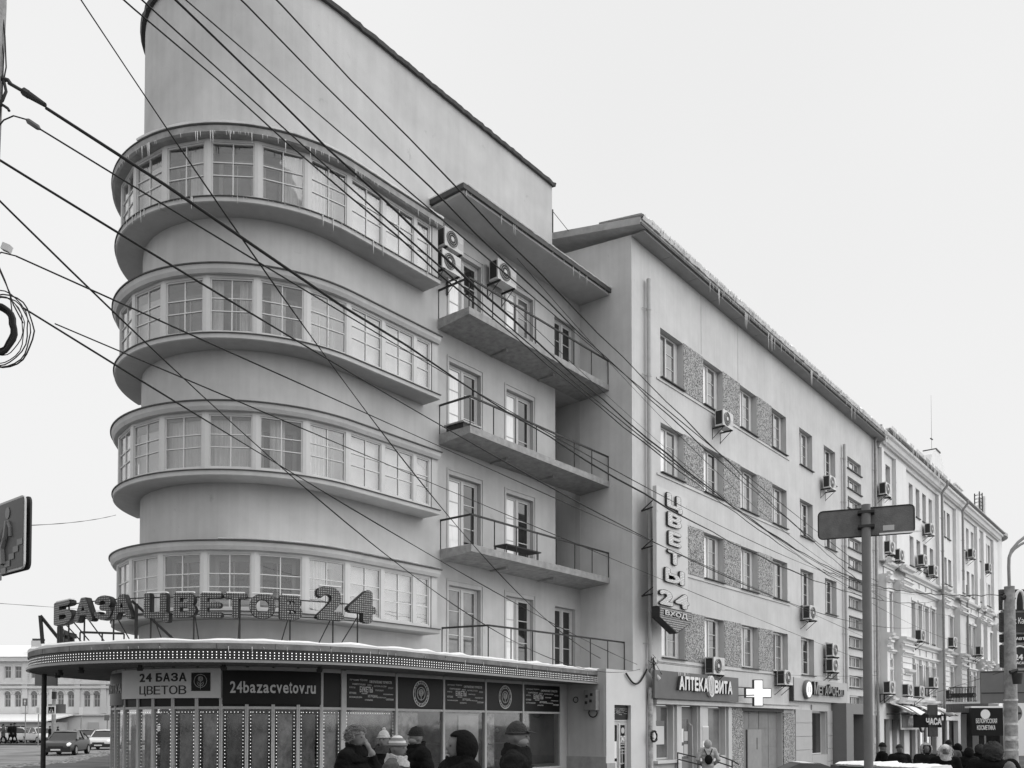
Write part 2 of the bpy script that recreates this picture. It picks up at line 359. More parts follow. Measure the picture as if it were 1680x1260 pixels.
for i in range(40):
    a, b = math.pi*i/40, math.pi*(i+1)/40; p, s = apt(a, RW), apt(b, RW)
    q.quad((s.x, s.y, 3.2), (p.x, p.y, 3.2), (p.x, p.y, TOP), (s.x, s.y, TOP))
yb = C.y+RW
q.quad((C.x, yb, 3.2), (C.x, yb, TOP), (23.55, yb, TOP), (23.55, yb, 3.2)); q.quad((23.55, YW, 3.2), (23.55, yb, 3.2), (23.55, yb, TOP), (23.55, YW, TOP))
q.add([tuple(apt(math.pi*i/40, RW))+(TOP,) for i in range(41)]+[(23.55, yb, TOP), (23.55, YW, TOP)], [tuple(range(43))])
q.quad((23.55, YW, 16.5), (25.2, YW, 16.5), (25.2, yb, 16.5), (23.55, yb, 16.5))
q.build('wall', STUCCO, B, recalc=False)
# recessed loggia behind the balconies: deep box
q = MB(); q.quad((23.72, 23.1, 6.6), (25.2, 23.1, 6.6), (25.2, 23.1, 13), (23.72, 23.1, 13)); q.quad((23.72, YW+.2, 6.6), (23.72, 23.1, 6.6), (23.72, 23.1, 13), (23.72, YW+.2, 13))
q.quad((23.72, YW+.2, 12.96), (25.2, YW+.2, 12.96), (25.2, 23.1, 12.96), (23.72, 23.1, 12.96)); q.quad((23.72, YW+.2, 6.66), (25.2, YW+.2, 6.66), (25.2, 23.1, 6.66), (23.72, 23.1, 6.66))
q.build('recess', STUCCO, B)
# roof edge flashing, a little ragged
q = MB(); P = [(23.62, YW, 0, -1)]
for i in range(70): x = 23.6-(23.6-C.x)*i/69; P.append((x, YW, 0, -1))
P += [(p.x, p.y, -math.sin(a), -math.cos(a)) for a in [math.pi*i/60 for i in range(1, 61)] for p in [apt(a, RW)]]
b = len(q.v)
for i, (x, y, nx, ny) in enumerate(P):
    j = .03*noise.noise(Vector((i*.7, 1, 0)))
    for o, z in ((-.3, TOP+.01), (.10+j, TOP-.05+j), (.13+j, TOP+.04+j), (-.3, TOP+.12)): q.v.append((x+nx*o, y+ny*o, z))
for i in range(len(P)-1):
    for k in range(4): q.f.append((b+i*4+k, b+i*4+4+k, b+i*4+4+(k+1) % 4, b+i*4+(k+1) % 4)); q.m.append(0)
q.build('roof_flashing', FLASH, B)
# ---- window units -------------------------------------------------
def window_mesh(L, h, vb=(.5,), hb=(.39, .63), post=.075, rail=.065, dep=.1, sash=.035):
    q = MB(); q.box(0, post, 0, dep, 0, h); q.box(L-post, L, 0, dep, 0, h); q.box(post, L-post, 0, dep, 0, rail); q.box(post, L-post, 0, dep, h-rail, h)
    for x0, x1 in ((post, post+sash), (L-post-sash, L-post)): q.box(x0, x1, .02, dep-.01, rail, h-rail)
    q.box(post+sash, L-post-sash, .02, dep-.01, rail, rail+sash); q.box(post+sash, L-post-sash, .02, dep-.01, h-rail-sash, h-rail)
    for f in vb: q.box(L*f-.012, L*f+.012, .024, .075, rail+sash, h-rail-sash, 1)
    for f in hb: z = rail+(h-2*rail)*f; q.box(post+sash, L-post-sash, .026, .073, z-.011, z+.011, 1)
    return q
def bay_window(L, h, parent, p, rz, m_fr=FRAME, pane=GLASS, vb=(.5,), hb=(.39, .63), **k):
    w = window_mesh(L, h, vb, hb, **k).build('window', [m_fr, mat('glazing_bar', .66, .5)], parent, local=True)
    w.location = Vector(p)-ORG[parent.name]; w.rotation_euler = (0, 0, rz); ORG[w.name] = Vector()
    g = MB(); g.box(.1, L-.1, .046, .054, .09, h-.09); g = g.build('pane', pane, w, local=True); return w
def curtain(L, h, parent, p, rz, y=.2, amp=.03, m_=CURTAIN, x0=.05, x1=None, z0=.05, z1=None, fold=.11):
    x1 = L-.05 if x1 is None else x1; z1 = h if z1 is None else z1; q = MB(); n = max(4, int((x1-x0)/.03)); ph = random.random()*9
    for i in range(n+1):
        x = x0+(x1-x0)*i/n; yy = y+amp*math.sin(x/fold*6.28+ph)*(.6+.4*math.sin(x*5+ph))
        q.v += [(x, yy, z0), (x, yy+.01, z1)]
    for i in range(n): q.f.append((2*i, 2*i+2, 2*i+3, 2*i+1)); q.m.append(0)
    o = q.build('curtain', m_, parent, smooth=True, local=True); o.location = Vector(p)-ORG[parent.name]; o.rotation_euler = (0, 0, rz); return o
def win_h(dz): return dz
BZ = [4.12, 7.40, 10.60, 13.82]; BT = [5.88, 9.13, 12.35, 15.59]
angs = [R(18.6*i) for i in range(0, 8)]
pts = [Vector((17.16, YB)), Vector((16.55, YB)), Vector((15.40, YB))]+[apt(a, RB) for a in angs]
for k in range(4):
    b, t = BZ[k], BT[k]; top = k == 3
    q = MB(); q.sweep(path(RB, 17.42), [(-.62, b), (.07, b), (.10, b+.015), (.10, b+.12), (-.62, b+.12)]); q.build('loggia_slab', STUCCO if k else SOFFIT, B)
    q = MB(); q.sweep(path(RB, 17.44), [(-.1, b+.123), (.13, b+.118), (.13, b+.14), (-.1, b+.15)]); q.build('sill_flashing', FLASH, B)
    if top: pr_ = [(-.62, t-.2), (.14, t-.2), (.2, t-.17), (.2, t-.02), (-.62, t-.02)]
    else: pr_ = [(-.62, t-.20), (.08, t-.20), (.13, t-.12), (.15, t-.02), (-.62, t-.02)]
    q = MB(); q.sweep(path(RB, 17.42), pr_); q.build('loggia_cornice', CONC_D if top else STUCCO, B)
    q = MB(); q.sweep(path(RB, 17.45), [(-.62, t-.018), (.22 if top else .18, t-.018), (.22 if top else .18, t+.012), (-.56, t+.05)]); q.build('cornice_flashing', FLASH, B)
    q = MB(); q.box(17.18, 17.40, YB-.02, YW-.002, b+.12, t-.2); q.build('end_pier', STUCCO, B)
    z0 = b+.152; h = t-.202-z0
    for i in range(len(pts)-1):
        A, E_ = pts[i+1], pts[i]; L = (E_-A).length; d = (E_-A)/L; rz = math.atan2(d.y, d.x)
        P3 = (A.x, A.y, z0)
        bay_window(L, h, B, P3, rz, vb=(.5,) if i else (), post=.085 if i > 2 else .06)
        # what hangs behind the glass
        if i in (0, 1, 2): curtain(L, h, B, P3, rz, y=.16, amp=.004, fold=.5, m_=mat('roller_blind', .7, .8, .06, 3))
        elif i == 3 and k in (0, 1): curtain(L, h, B, P3, rz, y=.2, x1=L*.55)
        elif i == 5 and k == 2:
            curtain(L, h, B, P3, rz, y=.2, x0=L*.62, x1=L*.9); curtain(L, h, B, P3, rz, y=.2, x0=.1, x1=L*.3)
        elif i == 4 and k in (1, 2): curtain(L, h, B, P3, rz, y=.24, x0=L*.3, x1=L*.6, amp=.02)
        elif k == 3 and i in (3, 4, 6): curtain(L, h, B, P3, rz, y=.22, x0=L*(.1, .55, .5)[(3, 4, 6).index(i)], x1=L*(.5, .92, .95)[(3, 4, 6).index(i)])
        elif k == 1 and i in (5, 6): curtain(L, h, B, P3, rz, y=.2, amp=.012, z1=h*.9)
        elif i in (7, 8) or (i == 6 and k == 1): curtain(L, h, B, P3, rz, y=.18, amp=.006, fold=.4, z1=h*(.82 if k else .95), m_=mat('roller_blind', .8))
    # inner windows of the glazed loggia, seen through the glass
    for a, sc in ((R(68), 1), (R(46.5), 1), (R(28), 1), (R(9), 1)):
        p = apt(a, RW+.06); d = Vector((math.cos(a), -math.sin(a))); L = .86; A = p-d*L/2
        if k == 0: bay_window(L, 1.12, B, (A.x, A.y, b+.36), math.atan2(d.y, d.x), FRAME, DARKPANE, vb=(.5,), hb=(), post=.05)
        else: bay_window(L, 1.05, B, (A.x, A.y, b+.3), math.atan2(d.y, d.x), FRAME, FARPANE, vb=(.5,), hb=(), post=.06)
# snow lying on the top cornice, thin on the next
def snowstrip(name, P, o0, o1, z, h, parent, seed=0, thin=.2):
    q = MB(); b = len(q.v); n = 5
    for i, (x, y, nx, ny) in enumerate(P):
        e = .025*noise.noise(Vector((i*.6, seed, 0))); g = h*max(thin, .75+.5*noise.noise(Vector((i*.35, seed, 5))))
        for o, zz in ((o0, z), (o1+e, z), (o1+e+.015, z+g*.55), (o1-.05+e, z+g), (o0, z+g)): q.v.append((x+nx*o, y+ny*o, zz))
    for i in range(len(P)-1):
        for k in range(n): q.f.append((b+i*n+k, b+i*n+n+k, b+i*n+n+(k+1) % n, b+i*n+(k+1) % n)); q.m.append(0)
    q.f.append(tuple(b+k for k in range(n))); q.m.append(0); q.f.append(tuple(b+(len(P)-1)*n+k for k in range(n))); q.m.append(0)
    return q.build(name, SNOW, parent, smooth=True)
def densify(P, st=.12):
    out = []
    for (x, y, nx, ny), (x2, y2, a, c) in zip(P, P[1:]):
        n = max(1, int(math.hypot(x2-x, y2-y)/st))
        for i in range(n): t = i/n; out.append((x+(x2-x)*t, y+(y2-y)*t, nx+(a-nx)*t, ny+(c-ny)*t))
    return out+[P[-1]]
snowstrip('cornice_snow', densify(path(RB, 17.4, R(85))), -.5, .24, BT[3]+.015, .085, B, 1)
snowstrip('cornice_snow', densify(path(RB, 17.4, R(50))), -.5, .14, BT[0]+.03, .045, B, 2)
def icicles(name, edge, n, lo, hi, parent, seed):
    rd = random.Random(seed); q = MB()
    for i in range(n):
        t = rd.random(); x, y, z = edge(t); L = lo+(hi-lo)*rd.random()**4; q.cone((x, y, z+.03), (x+.01, y, z-L), .008+.035*L, 5)
    o = q.build(name, ICE, parent, smooth=True); o['kind'] = 'stuff'; return o
def arc_edge(r, z, x1=17.3, a1=R(100)):
    L1 = x1-C.x; L2 = r*a1
    def e(t):
        s = t*(L1+L2)
        if s < L1: return (x1-s, C.y-r, z)
        p = apt((s-L1)/r, r); return (p.x, p.y, z)
    return e
icicles('icicles', arc_edge(RB+.2, BT[3]-.19), 70, .03, .3, B, 3); icicles('icicles', arc_edge(RB+.12, BZ[3]+.1), 60, .02, .3, B, 4)
# ---- balcony doors ------------------------------------------------
def door_unit(L, h, parent, p, dark, rz=0, solid=True):
    q = MB(); po = .06; q.box(0, po, 0, .1, 0, h); q.box(L-po, L, 0, .1, 0, h); q.box(po, L-po, 0, .1, h-po, h); q.box(po, L-po, 0, .1, 0, .05); q.box(L/2-.045, L/2+.045, -.01, .1, .05, h-po)
    for x0, x1 in ((po, L/2-.045), (L/2+.045, L-po)):
        q.box(x0, x0+.05, .015, .085, .05, h-po); q.box(x1-.05, x1, .015, .085, .05, h-po); q.box(x0+.05, x1-.05, .015, .085, h-po-.05, h-po); q.box(x0+.05, x1-.05, .015, .085, .05, .12)
        for f in (.36, .68): q.box(x0+.05, x1-.05, .03, .07, h*f-.013, h*f+.013)
    o = q.build('balcony_door', FRAME, parent, local=True); o.location = Vector(p)-ORG[parent.name]; o.rotation_euler = (0, 0, rz); ORG[o.name] = Vector()
    for j, (x0, x1) in enumerate(((po+.045, L/2-.09), (L/2+.09, L-po-.045))):
        g = MB(); g.box(x0, x1, .045, .055, .11, h-po-.045); g.build('pane', dark[j], o, local=True)
    return o
pat = [(MIDPANE, DARKPANE), (CURT, DARKPANE), (CURT, DARKPANE), (CURT, DARKPANE)]
for k, z in enumerate(FL):
    for j, (a, b) in enumerate(doors):
        door_unit(b-a-.02, 2.2, B, (a+.01, YW+.14, z+.05), [(CURT, MIDPANE), (CURT, DARKPANE), (CURT, DARKPANE), (CURT, DARKPANE)][(k+j) % 4] if (k, j) != (0, 0) else (MIDPANE, MIDPANE))
        q = MB()      # raised plaster surround
        for x0, x1, z0, z1 in ((a-.1, a-.06, z, z+2.42), (b+.06, b+.1, z, z+2.42), (a-.06, b+.06, z+2.38, z+2.42)): q.box(x0, x1, YW-.025, YW+.002, z0, z1)
        q.build('door_surround', STUCCO, B)
    if k in (0, 3): door_unit(1.18, 2.14, B, (D3[0]+.01, YW+.14, z+.05), (DARKPANE, DARKPANE))
# ---- balconies ----------------------------------------------------
def railing(name, pts, z0, h, parent, gap=1.0):
    top = MB(); L = [Vector((p[0], p[1], z0+h)) for p in pts]
    for a, b in zip(L, L[1:]):
        d = (b-a).normalized(); s = Vector((-d.y, d.x, 0)); top.obox(a-s*.02-Vector((0, 0, .05)), b-a, s*.04, (0, 0, .05))
    o = top.build(name, METAL, parent)
    for a, b in zip(L, L[1:]):
        n = max(1, round((b-a).length/gap))
        for i in range(n+(1 if b is L[-1] else 0)):
            p = a.lerp(b, i/n); tubeo('post', METAL, o, ((p.x, p.y, z0-.08), (p.x, p.y, z0+h-.03)), .018, 6)
    return o
for k in (1, 2, 3):
    z = FL[k]; x0 = 18.0+.05*(3-k); q = MB()
    q.add([(x0, 16.0, z-.2), (25.19, 16.0, z-.2), (25.19, YW-.003, z-.3), (x0, YW-.003, z-.3), (x0, 16.0, z), (25.19, 16.0, z), (25.19, YW-.003, z), (x0, YW-.003, z)], ((0, 3, 2, 1), (4, 5, 6, 7), (0, 1, 5, 4), (1, 2, 6, 5), (2, 3, 7, 6), (3, 0, 4, 7)))
    o = q.build('balcony_slab', CONC, B)
    for fx in (20.3, 22.7): boxo('slab_rib', CONC, o, fx, fx+.1, 16.55, YW-.01, z-.33, z-.235)
    railing('balcony_railing', [(x0+.03, YW), (x0+.03, 16.03), (25.18, 16.03)], z, .86, B)
    snowstrip('balcony_snow', [(x, 16.02, 0, -1) for x in [x0+.05+(25.1-x0)*i/60 for i in range(61)]], -.3, -.02, z, .03, B, 10+k, .05)
railing('terrace_railing', [(18.2, YW), (18.5, 15.72), (25.18, 15.42)], 3.5, .92, B, 1.02)
# roof slab over the top balcony
q = MB(); q.box(17.75, 25.4, 15.98, YW+.0, 16.36, 16.46); o = q.build('balcony_roof', STUCCO, B)
q = MB(); q.box(17.65, 25.46, 15.9, 15.978, 16.42, 16.56); q.box(17.65, 17.748, 15.979, YW, 16.42, 16.56); q.box(17.66, 25.45, 15.979, YW, 16.462, 16.55); q.build('gutter', FLASH, o)
P = [(17.7, YW, -1, 0), (17.7, 16.0, -.7, -.7)]+[(17.7+7.7*i/60, 15.95, 0, -1) for i in range(1, 61)]
snowstrip('roof_snow', P, -.9, .06, 16.562, .05, o, 21)
icicles('icicles', lambda t: (17.8+7.5*t, 15.94, 16.42), 26, .03, .35, o, 5)
# small table and crate left out on two balconies
t = thing('folding_bench', 'low dark folded bench on the lowest open balcony', 'bench', (20.5, 16.5, FL[1]))
q = MB(); q.box(19.9, 21.6, 16.2, 16.7, FL[1]+.3, FL[1]+.335); q.build('top', METAL, t)
for x in (19.95, 21.5):
    q = MB(); q.tube(((x, 16.25, FL[1]+.3), (x, 16.25, FL[1]+.01), (x, 16.66, FL[1]+.01), (x, 16.66, FL[1]+.3)), .018, 6); q.build('leg', METAL, t)
t = thing('balcony_crate', 'dark flat crate lying at the end of the middle balcony', 'crate', (18.4, 16.6, FL[2]))
q = MB(); q.box(18.15, 18.85, 16.35, 17.0, FL[2]+.005, FL[2]+.2); q.build('box', METAL, t)
q = MB(); q.box(18.1, 18.9, 16.3, 17.05, FL[2]+.2, FL[2]+.24); q.build('lid', ROOFMETAL, t)
# ---- ground floor: glazed shop front -------------------------------
smx = [23.11, 21.15, 19.38, 17.61, 15.82, 14.1]
sma = [R(a) for a in (3.5, 12.5, 21.5, 30.5, 39.6, 48.6, 57.4, 66.8, 75.7, 83.9, 93.4, 102.8, 112, 121, 130)]
sp = [Vector((x, YG)) for x in smx]+[apt(a, RG) for a in sma]
SZ = (0.05, 2.04, 2.93); leds = MB()
FRAMEG = AL
PANE_REFL = [mat('streaked_reflection_%d' % k, a_, .12, 0, 1.4+.5*k, c2=b__, stretch=(1.1, 1.1, .7), spec=.6) for k, (a_, b__) in enumerate(((.015, .4), (.01, .2), (.03, .5)))]  # streaky greys painting street reflections on sheets added behind the panes
for i in range(len(sp)-1):
    A, E_ = sp[i+1], sp[i]; L = (E_-A).length; d = (E_-A)/L; n = Vector((d.y, -d.x)); rz = math.atan2(d.y, d.x)
    g0 = ground(A.x, A.y)
    q = MB(); w = .036
    q.box(0, w, -.03, .09, g0-SZ[0], 3.0-SZ[0]); q.box(L-w, L, -.0301, .0901, g0-SZ[0], 3.0-SZ[0])
    for z in (SZ[1]-.05, SZ[2]-.05, .25): q.box(w, L-w, -.02, .08, z, z+.06)
    q.box(w, L-w, -.01, .06, SZ[2]+.01, 3.0); q.box(w, L-w, 0, .06, g0-.05, .25)
    o = q.build('shop_window', FRAMEG, B, local=True); o.location = Vector((A.x, A.y, 0))-ORG[B.name]; o.rotation_euler = (0, 0, rz); ORG[o.name] = Vector()
    g = MB(); g.box(w, L-w, .03, .042, .31, SZ[1]-.05); g.build('pane', SHOPGLASS, o, local=True)
    g = MB(); g.box(w, L-w, .01, .03, SZ[1]+.01, SZ[2]-.05); g.build('transom_panel', BLACK, o, local=True)
    if i >= 4:
        lm = MB()
        for k in range(20):
            z = .4+k*(1.52/19)
            for x in (w+.05, L-w-.05): lm.disc((x, .02, z), (0, -1, 0), .0095, 6)
        for k in range(int((L-.2)/.08)): lm.disc((w+.1+k*.08, .02, SZ[1]-.12), (0, -1, 0), .0095, 6)
        fm = MB(); fm.box(w+.08, L-w-.08, .1, .104, .31, SZ[1]-.16); fm.build('reflection_sheet', PANE_REFL[i % 3], o, local=True)
        lo = lm.build('led_string', LEDW, o, local=True); lo['kind'] = 'stuff'
def tone_sheet(x0, x1, z0, z1, m_, nm='reflection_sheet'): return boxo(nm, m_, B, x0, x1, YG+.14, YG+.144, z0, z1)  # added sheets with reflections and interior brightness put into their colour
tone_sheet(17.75, 19.25, .5, 1.95, mat('pale_reflection', .16, .3, 0, 3, c2=.34, spec=.5)); tone_sheet(15.9, 16.75, .4, 1.95, mat('mottled_reflection', .03, .4, 0, 5, c2=.5)); tone_sheet(14.2, 15.75, .4, 1.95, mat('hazy_reflection', .06, .3, 0, 2, c2=.28, spec=.5)); tone_sheet(19.45, 19.95, .4, 1.95, mat('mottled_reflection', .03)); tone_sheet(21.3, 22.98, .4, 1.98, mat('dusky_reflection', .02, .3, 0, 1.5, c2=.1, spec=.5))
# things seen dimly behind the glass
def offpath(o): return [(p[0]+p[2]*o, p[1]+p[3]*o, p[2], p[3]) for p in path(RG, 23.1, R(130))]
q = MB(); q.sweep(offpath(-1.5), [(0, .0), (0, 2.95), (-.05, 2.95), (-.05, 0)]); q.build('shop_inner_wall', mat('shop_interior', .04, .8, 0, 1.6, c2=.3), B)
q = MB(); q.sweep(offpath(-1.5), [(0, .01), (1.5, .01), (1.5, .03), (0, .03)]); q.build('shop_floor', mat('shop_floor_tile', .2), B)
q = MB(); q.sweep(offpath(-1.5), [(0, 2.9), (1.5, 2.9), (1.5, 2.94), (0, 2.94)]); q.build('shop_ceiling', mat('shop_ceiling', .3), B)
rdf = random.Random(77); FM = [mat('flower_%s' % n_, v_, .8) for n_, v_ in (('dark', .03), ('mid', .15), ('pale', .55))]
for k, (off_, z_) in enumerate(((-1.35, .5), (-1.35, 1.05), (-1.35, 1.6))):
    q = MB(); q.sweep(offpath(off_), [(0, z_), (.35, z_), (.35, z_+.03), (0, z_+.03)]); q.build('flower_shelf', mat('shelf_board', .2), B)
    q = MB(); op = offpath(off_+.17)
    for i in range(160):
        a_, b2 = rdf.choice(list(zip(op, op[1:]))); f_ = rdf.random(); x_ = a_[0]+(b2[0]-a_[0])*f_+rdf.uniform(-.12, .12); y_ = a_[1]+(b2[1]-a_[1])*f_+rdf.uniform(-.12, .12); r_ = rdf.uniform(.03, .1); zc = z_+.04+rdf.random()*.33
        q.tube(((x_, y_, zc), (x_+rdf.uniform(-.03, .03), y_, zc+r_*.7), (x_, y_, zc+r_*1.4)), (r_*.5, r_, r_*.3), 6, rdf.choice((0, 0, 1, 1, 2)))
    q.build('flowers', FM, B)['kind'] = 'stuff'
# curved name board over the door glass
def arc_panel(name, m_, parent, a0, a1, r, z0, z1, th=.03):
    q = MB(); n = 24; P = [(lambda a: (apt(a, r).x, apt(a, r).y, -math.sin(a), -math.cos(a)))(a0+(a1-a0)*i/n) for i in range(n+1)]
    q.sweep(P, [(0, z0), (th, z0), (th, z1), (0, z1)]); return q.build(name, m_, parent, smooth=True)
def arc_text(body, m_, parent, a0, a1, r, z0, h, bold=.0, ext=.01, name='letter', uvs=False):
    """letters set one by one round the curve, from angle a0 (left) to a1 (right)"""
    W = {' ': .45, '1': .6, '.': .3, 'r': .5, 't': .5, 'l': .3, '-': .5, 'Ц': 1.04, 'О': 1.05, 'A': 1.0}
    tot = sum(W.get(c, .92) for c in body); s = 0; outs = []
    for c in body:
        w = W.get(c, .92)
        if c != ' ':
            a = a0+(a1-a0)*(s+w*.5)/tot; half = abs(a1-a0)*w/tot*.5*.86*r
            d = Vector((math.cos(a), -math.sin(a), 0)); p = apt(a, r); zz, hh = z0, h
            if c == 'Ц': zz, hh = z0-h*.18, h*1.18
            if c in 'aceruvzo': hh = h*.74
            if c == '.': hh = h*.16
            o = text(name, c, m_, parent, Vector((p.x, p.y, zz))-d*half, d, (0, 0, 1), 2*half, hh, ext, bold, uvs); outs.append(o)
        s += w
    return outs
t = thing('flower_shop_board', 'curved pale board lettered with the flower shop name and a rose emblem', 'sign', (apt(R(72), RG).x, apt(R(72), RG).y, 2.2))
arc_panel('panel', PALE, t, R(48.4), R(93), RG+.06, 2.24, 2.92)
INK = mat('black_ink', .02, .5)
arc_text('24 БАЗА', INK, t, R(81.5), R(60.5), RG+.095, 2.625, .2, .03, .006)
arc_text('ЦВЕТОВ', INK, t, R(81.5), R(60.5), RG+.095, 2.33, .2, .0, .006)
arc_panel('emblem_tile', BLACK, t, R(52.0), R(58.8), RG+.09, 2.4, 2.82, .012)
a = R(55.4); p = apt(a, RG+.112); nn = Vector((-math.sin(a), -math.cos(a), 0)); dd = Vector((math.cos(a), -math.sin(a), 0))
q = MB(); cc = Vector((p.x, p.y, 2.63)); ring = lambda r, cz=0, cx=0, n=20: [cc+dd*(cx+math.cos(6.283*i/n)*r)+Vector((0, 0, cz+math.sin(6.283*i/n)*r)) for i in range(n)]
q.tube(ring(.15), .006, 5, closed=True)
for r_ in (.055, .036, .018): q.tube(ring(r_, .05), .006, 5, closed=True)
q.tube((cc+Vector((0, 0, -.01)), cc+Vector((0, 0, -.19))), .006, 5)
for s in (-1, 1):
    q.tube([cc+dd*(s*x)+Vector((0, 0, z)) for x, z in ((0, -.12), (.05, -.1), (.075, -.05), (.07, -.02), (.03, -.05), (0, -.1))], .006, 5)
q.build('rose_emblem', GREYPRINT, t)
t = thing('web_address_sign', 'dark glass band lettered with the shop web address', 'sign', (apt(R(30), RG).x, apt(R(30), RG).y, 2.2))
arc_panel('panel', BLACK, t, R(13), R(48), RG+.035, 2.1, 2.88, .012)
arc_text('24bazacvetov.ru', PALE, t, R(45.5), R(15), RG+.055, 2.36, .27, .02, .004)
t = thing('side_lettering_sign', 'narrow dark panel with cut off lettering at the shop left edge', 'sign', (apt(R(99), RG).x, apt(R(99), RG).y, 2.2))
arc_panel('panel', BLACK, t, R(93.5), R(112), RG+.035, 2.1, 2.88, .012)
arc_text('АКСЯТКА', GREYPRINT, t, R(118), R(94.5), RG+.055, 2.4, .22, .01, .004)
# word panels and round emblems on the flat part
words = [(.02, .86, .2, .05, 'ЛУЧШИЕ'), (.24, .86, .16, .06, 'ПОДАРКИ'), (.45, .8, .5, .10, 'ОФОРМЛЕНИЕ ТОРЖЕСТВ'), (.08, .7, .28, .07, 'КОМПОЗИЦИИ'), (.4, .7, .1, .05, 'БУКЕТЫ'), (.55, .67, .28, .06, 'РАСТЕНИЯ ДЛЯ ДОМА'), (.87, .63, .11, .06, 'ИГРУШКИ'), (.02, .6, .12, .05, 'БУКЕТЫ'), (.24, .47, .28, .2, 'БУКЕТЫ'), (.58, .52, .18, .06, 'КОМПОЗИЦИИ'), (.02, .4, .14, .07, 'ИГРУШКИ'), (.28, .4, .12, .05, 'КОМПОЗИЦИИ'), (.42, .3, .2, .09, 'ИГРУШКИ'), (.76, .4, .22, .05, 'ВОЗДУШНЫЕ ШАРЫ'), (.02, .26, .27, .06, 'РАСТЕНИЯ ДЛЯ ДОМА'), (.62, .28, .2, .05, 'РАСТЕНИЯ ДЛЯ ДОМА'), (.82, .2, .17, .08, 'КОМПОЗИЦИИ'), (.35, .18, .17, .05, 'ОТКРЫТКИ')]
spans = list(zip(smx[1:], smx))
lab = ['dark word panel about bouquets beside the stucco side wall', 'rightmost dark panel with round rose emblem', 'dark word panel about bouquets between the two round emblems', 'leftmost dark panel with round rose emblem', 'dark word panel about bouquets next to the web address']
def emblem(parent, c, r):
    for k, (ro, w) in enumerate(((r, .012), (r*.78, .006), (r*.5, .008))):
        q = MB(); q.tube([Vector((c.x+math.cos(6.283*i/28)*ro*.86, c.y, c.z+math.sin(6.283*i/28)*ro)) for i in range(28)], w, 5, closed=True); q.build('ring', PRINT, parent)
    for i in range(20):
        a = 6.283*i/20+.1
        if i in (0, 10): continue
        d = Vector((math.sin(a), 0, -math.cos(a))); u = Vector((math.cos(a), 0, math.sin(a)))
        ch = 'ЦВЕТЫ24ЧАСАБАЗАРОЗ'[i % 18]; pp = Vector((c.x+math.cos(a)*r*.77, c.y-.003, c.z+math.sin(a)*r*.9*.97))
        rr = Vector((math.sin(a), 0, -math.cos(a))); text('letter', ch, PRINT, parent, pp-rr*.028-u*.035, rr, u, .056, .07, .003)
    q = MB()
    for rr in (.09, .06, .03): q.tube([Vector((c.x+math.cos(6.283*i/14)*rr*.9, c.y, c.z+.03+math.sin(6.283*i/14)*rr)) for i in range(14)], .007, 5, closed=True)
    q.tube((c+Vector((0, 0, -.05)), c+Vector((0, 0, -.17))), .008, 5); q.build('rose', PRINT, parent)
for i, (x0, x1) in enumerate(spans):
    t = thing('shop_word_panel' if i % 2 == 0 else 'shop_emblem_panel', lab[i], 'sign', ((x0+x1)/2, YG, 2.1))
    boxo('panel', BLACK, t, x0+.06, x1-.06, YG-.02, YG+.005, 2.07, 2.86)
    if i % 2 == 0:
        for u, v, w, h, s in words: text('word', s, PRINT, t, (x0+.1+(x1-x0-.2)*u, YG-.024, 2.1+.72*v), (1, 0, 0), (0, 0, 1), (x1-x0-.2)*w, .72*h, .002, .015 if h > .09 else 0)
    else: emblem(t, Vector(((x0+x1)/2, YG-.026, 2.46)), .34)
# notices behind the glass
t = thing('discount_poster', 'pale discount poster in the shop window reading minus ten percent', 'poster', (14.6, YG+.2, 1.3))
boxo('sheet', mat('poster_paper', .4), t, 14.4, 15.5, YG+.12, YG+.125, .95, 1.95)
text('word', '-10%', PALE, t, (14.5, YG+.115, 1.68), (1, 0, 0), (0, 0, 1), .42, .16, .002, .02)
for k in range(5): text('word', 'НА БУКЕТЫ И РОЗЫ', PALE, t, (15.0, YG+.115, 1.76-.09*k), (1, 0, 0), (0, 0, 1), .45-.04*(k % 3), .05, .002)
t = thing('window_poster', 'pale poster high in the shop window behind the hooded person', 'poster', (18.3, YG+.2, 1.2))
boxo('sheet', mat('poster_pale', .5), t, 18.35, 19.2, YG+.12, YG+.125, .6, 1.9); text('word', 'Ч Л', GREYPRINT, t, (18.5, YG+.115, 1.6), (1, 0, 0), (0, 0, 1), .5, .1, .002)
# plants in the window
def leafplant(name, label, loc, h, n, seed, spread=.35):
    rd = random.Random(seed); t = thing(name, label, 'plant', loc); loc = Vector(loc)
    q = MB(); q.tube((loc, loc+Vector((0, 0, .3))), (.13, .17), 12); q.build('pot', MSIGN, t)
    q = MB()
    for i in range(n):
        a = rd.random()*6.283; L = h*(.5+.5*rd.random()); lean = spread*(.3+rd.random()); P = []
        for k in range(5): s = k/4; P.append(loc+Vector((math.cos(a)*lean*s*s, math.sin(a)*lean*s*s, .3+L*(s-.25*s*s))))
        sd_ = Vector((-math.sin(a), math.cos(a), 0))
        for k in range(4):
            for s in (-1, 1):
                for w in range(3):
                    b_ = P[k].lerp(P[k+1], w/3); tip = b_+sd_*s*(.09+.06*rd.random())+(P[k+1]-P[k])*.7; q.add([b_, tip, b_+(P[k+1]-P[k])*.3], [(0, 1, 2)])
    q.build('leaves', mat('dark_leaf', .05, .6), t, recalc=False); return t
leafplant('potted_fern', 'dark fern behind the rightmost shop window', (22.2, YG+.6, .03), 1.5, 22, 1, .5)
leafplant('potted_shrub', 'leafy plant standing behind the shop window near the masked man', (19.8, YG+.6, .03), 1.2, 18, 2, .4)
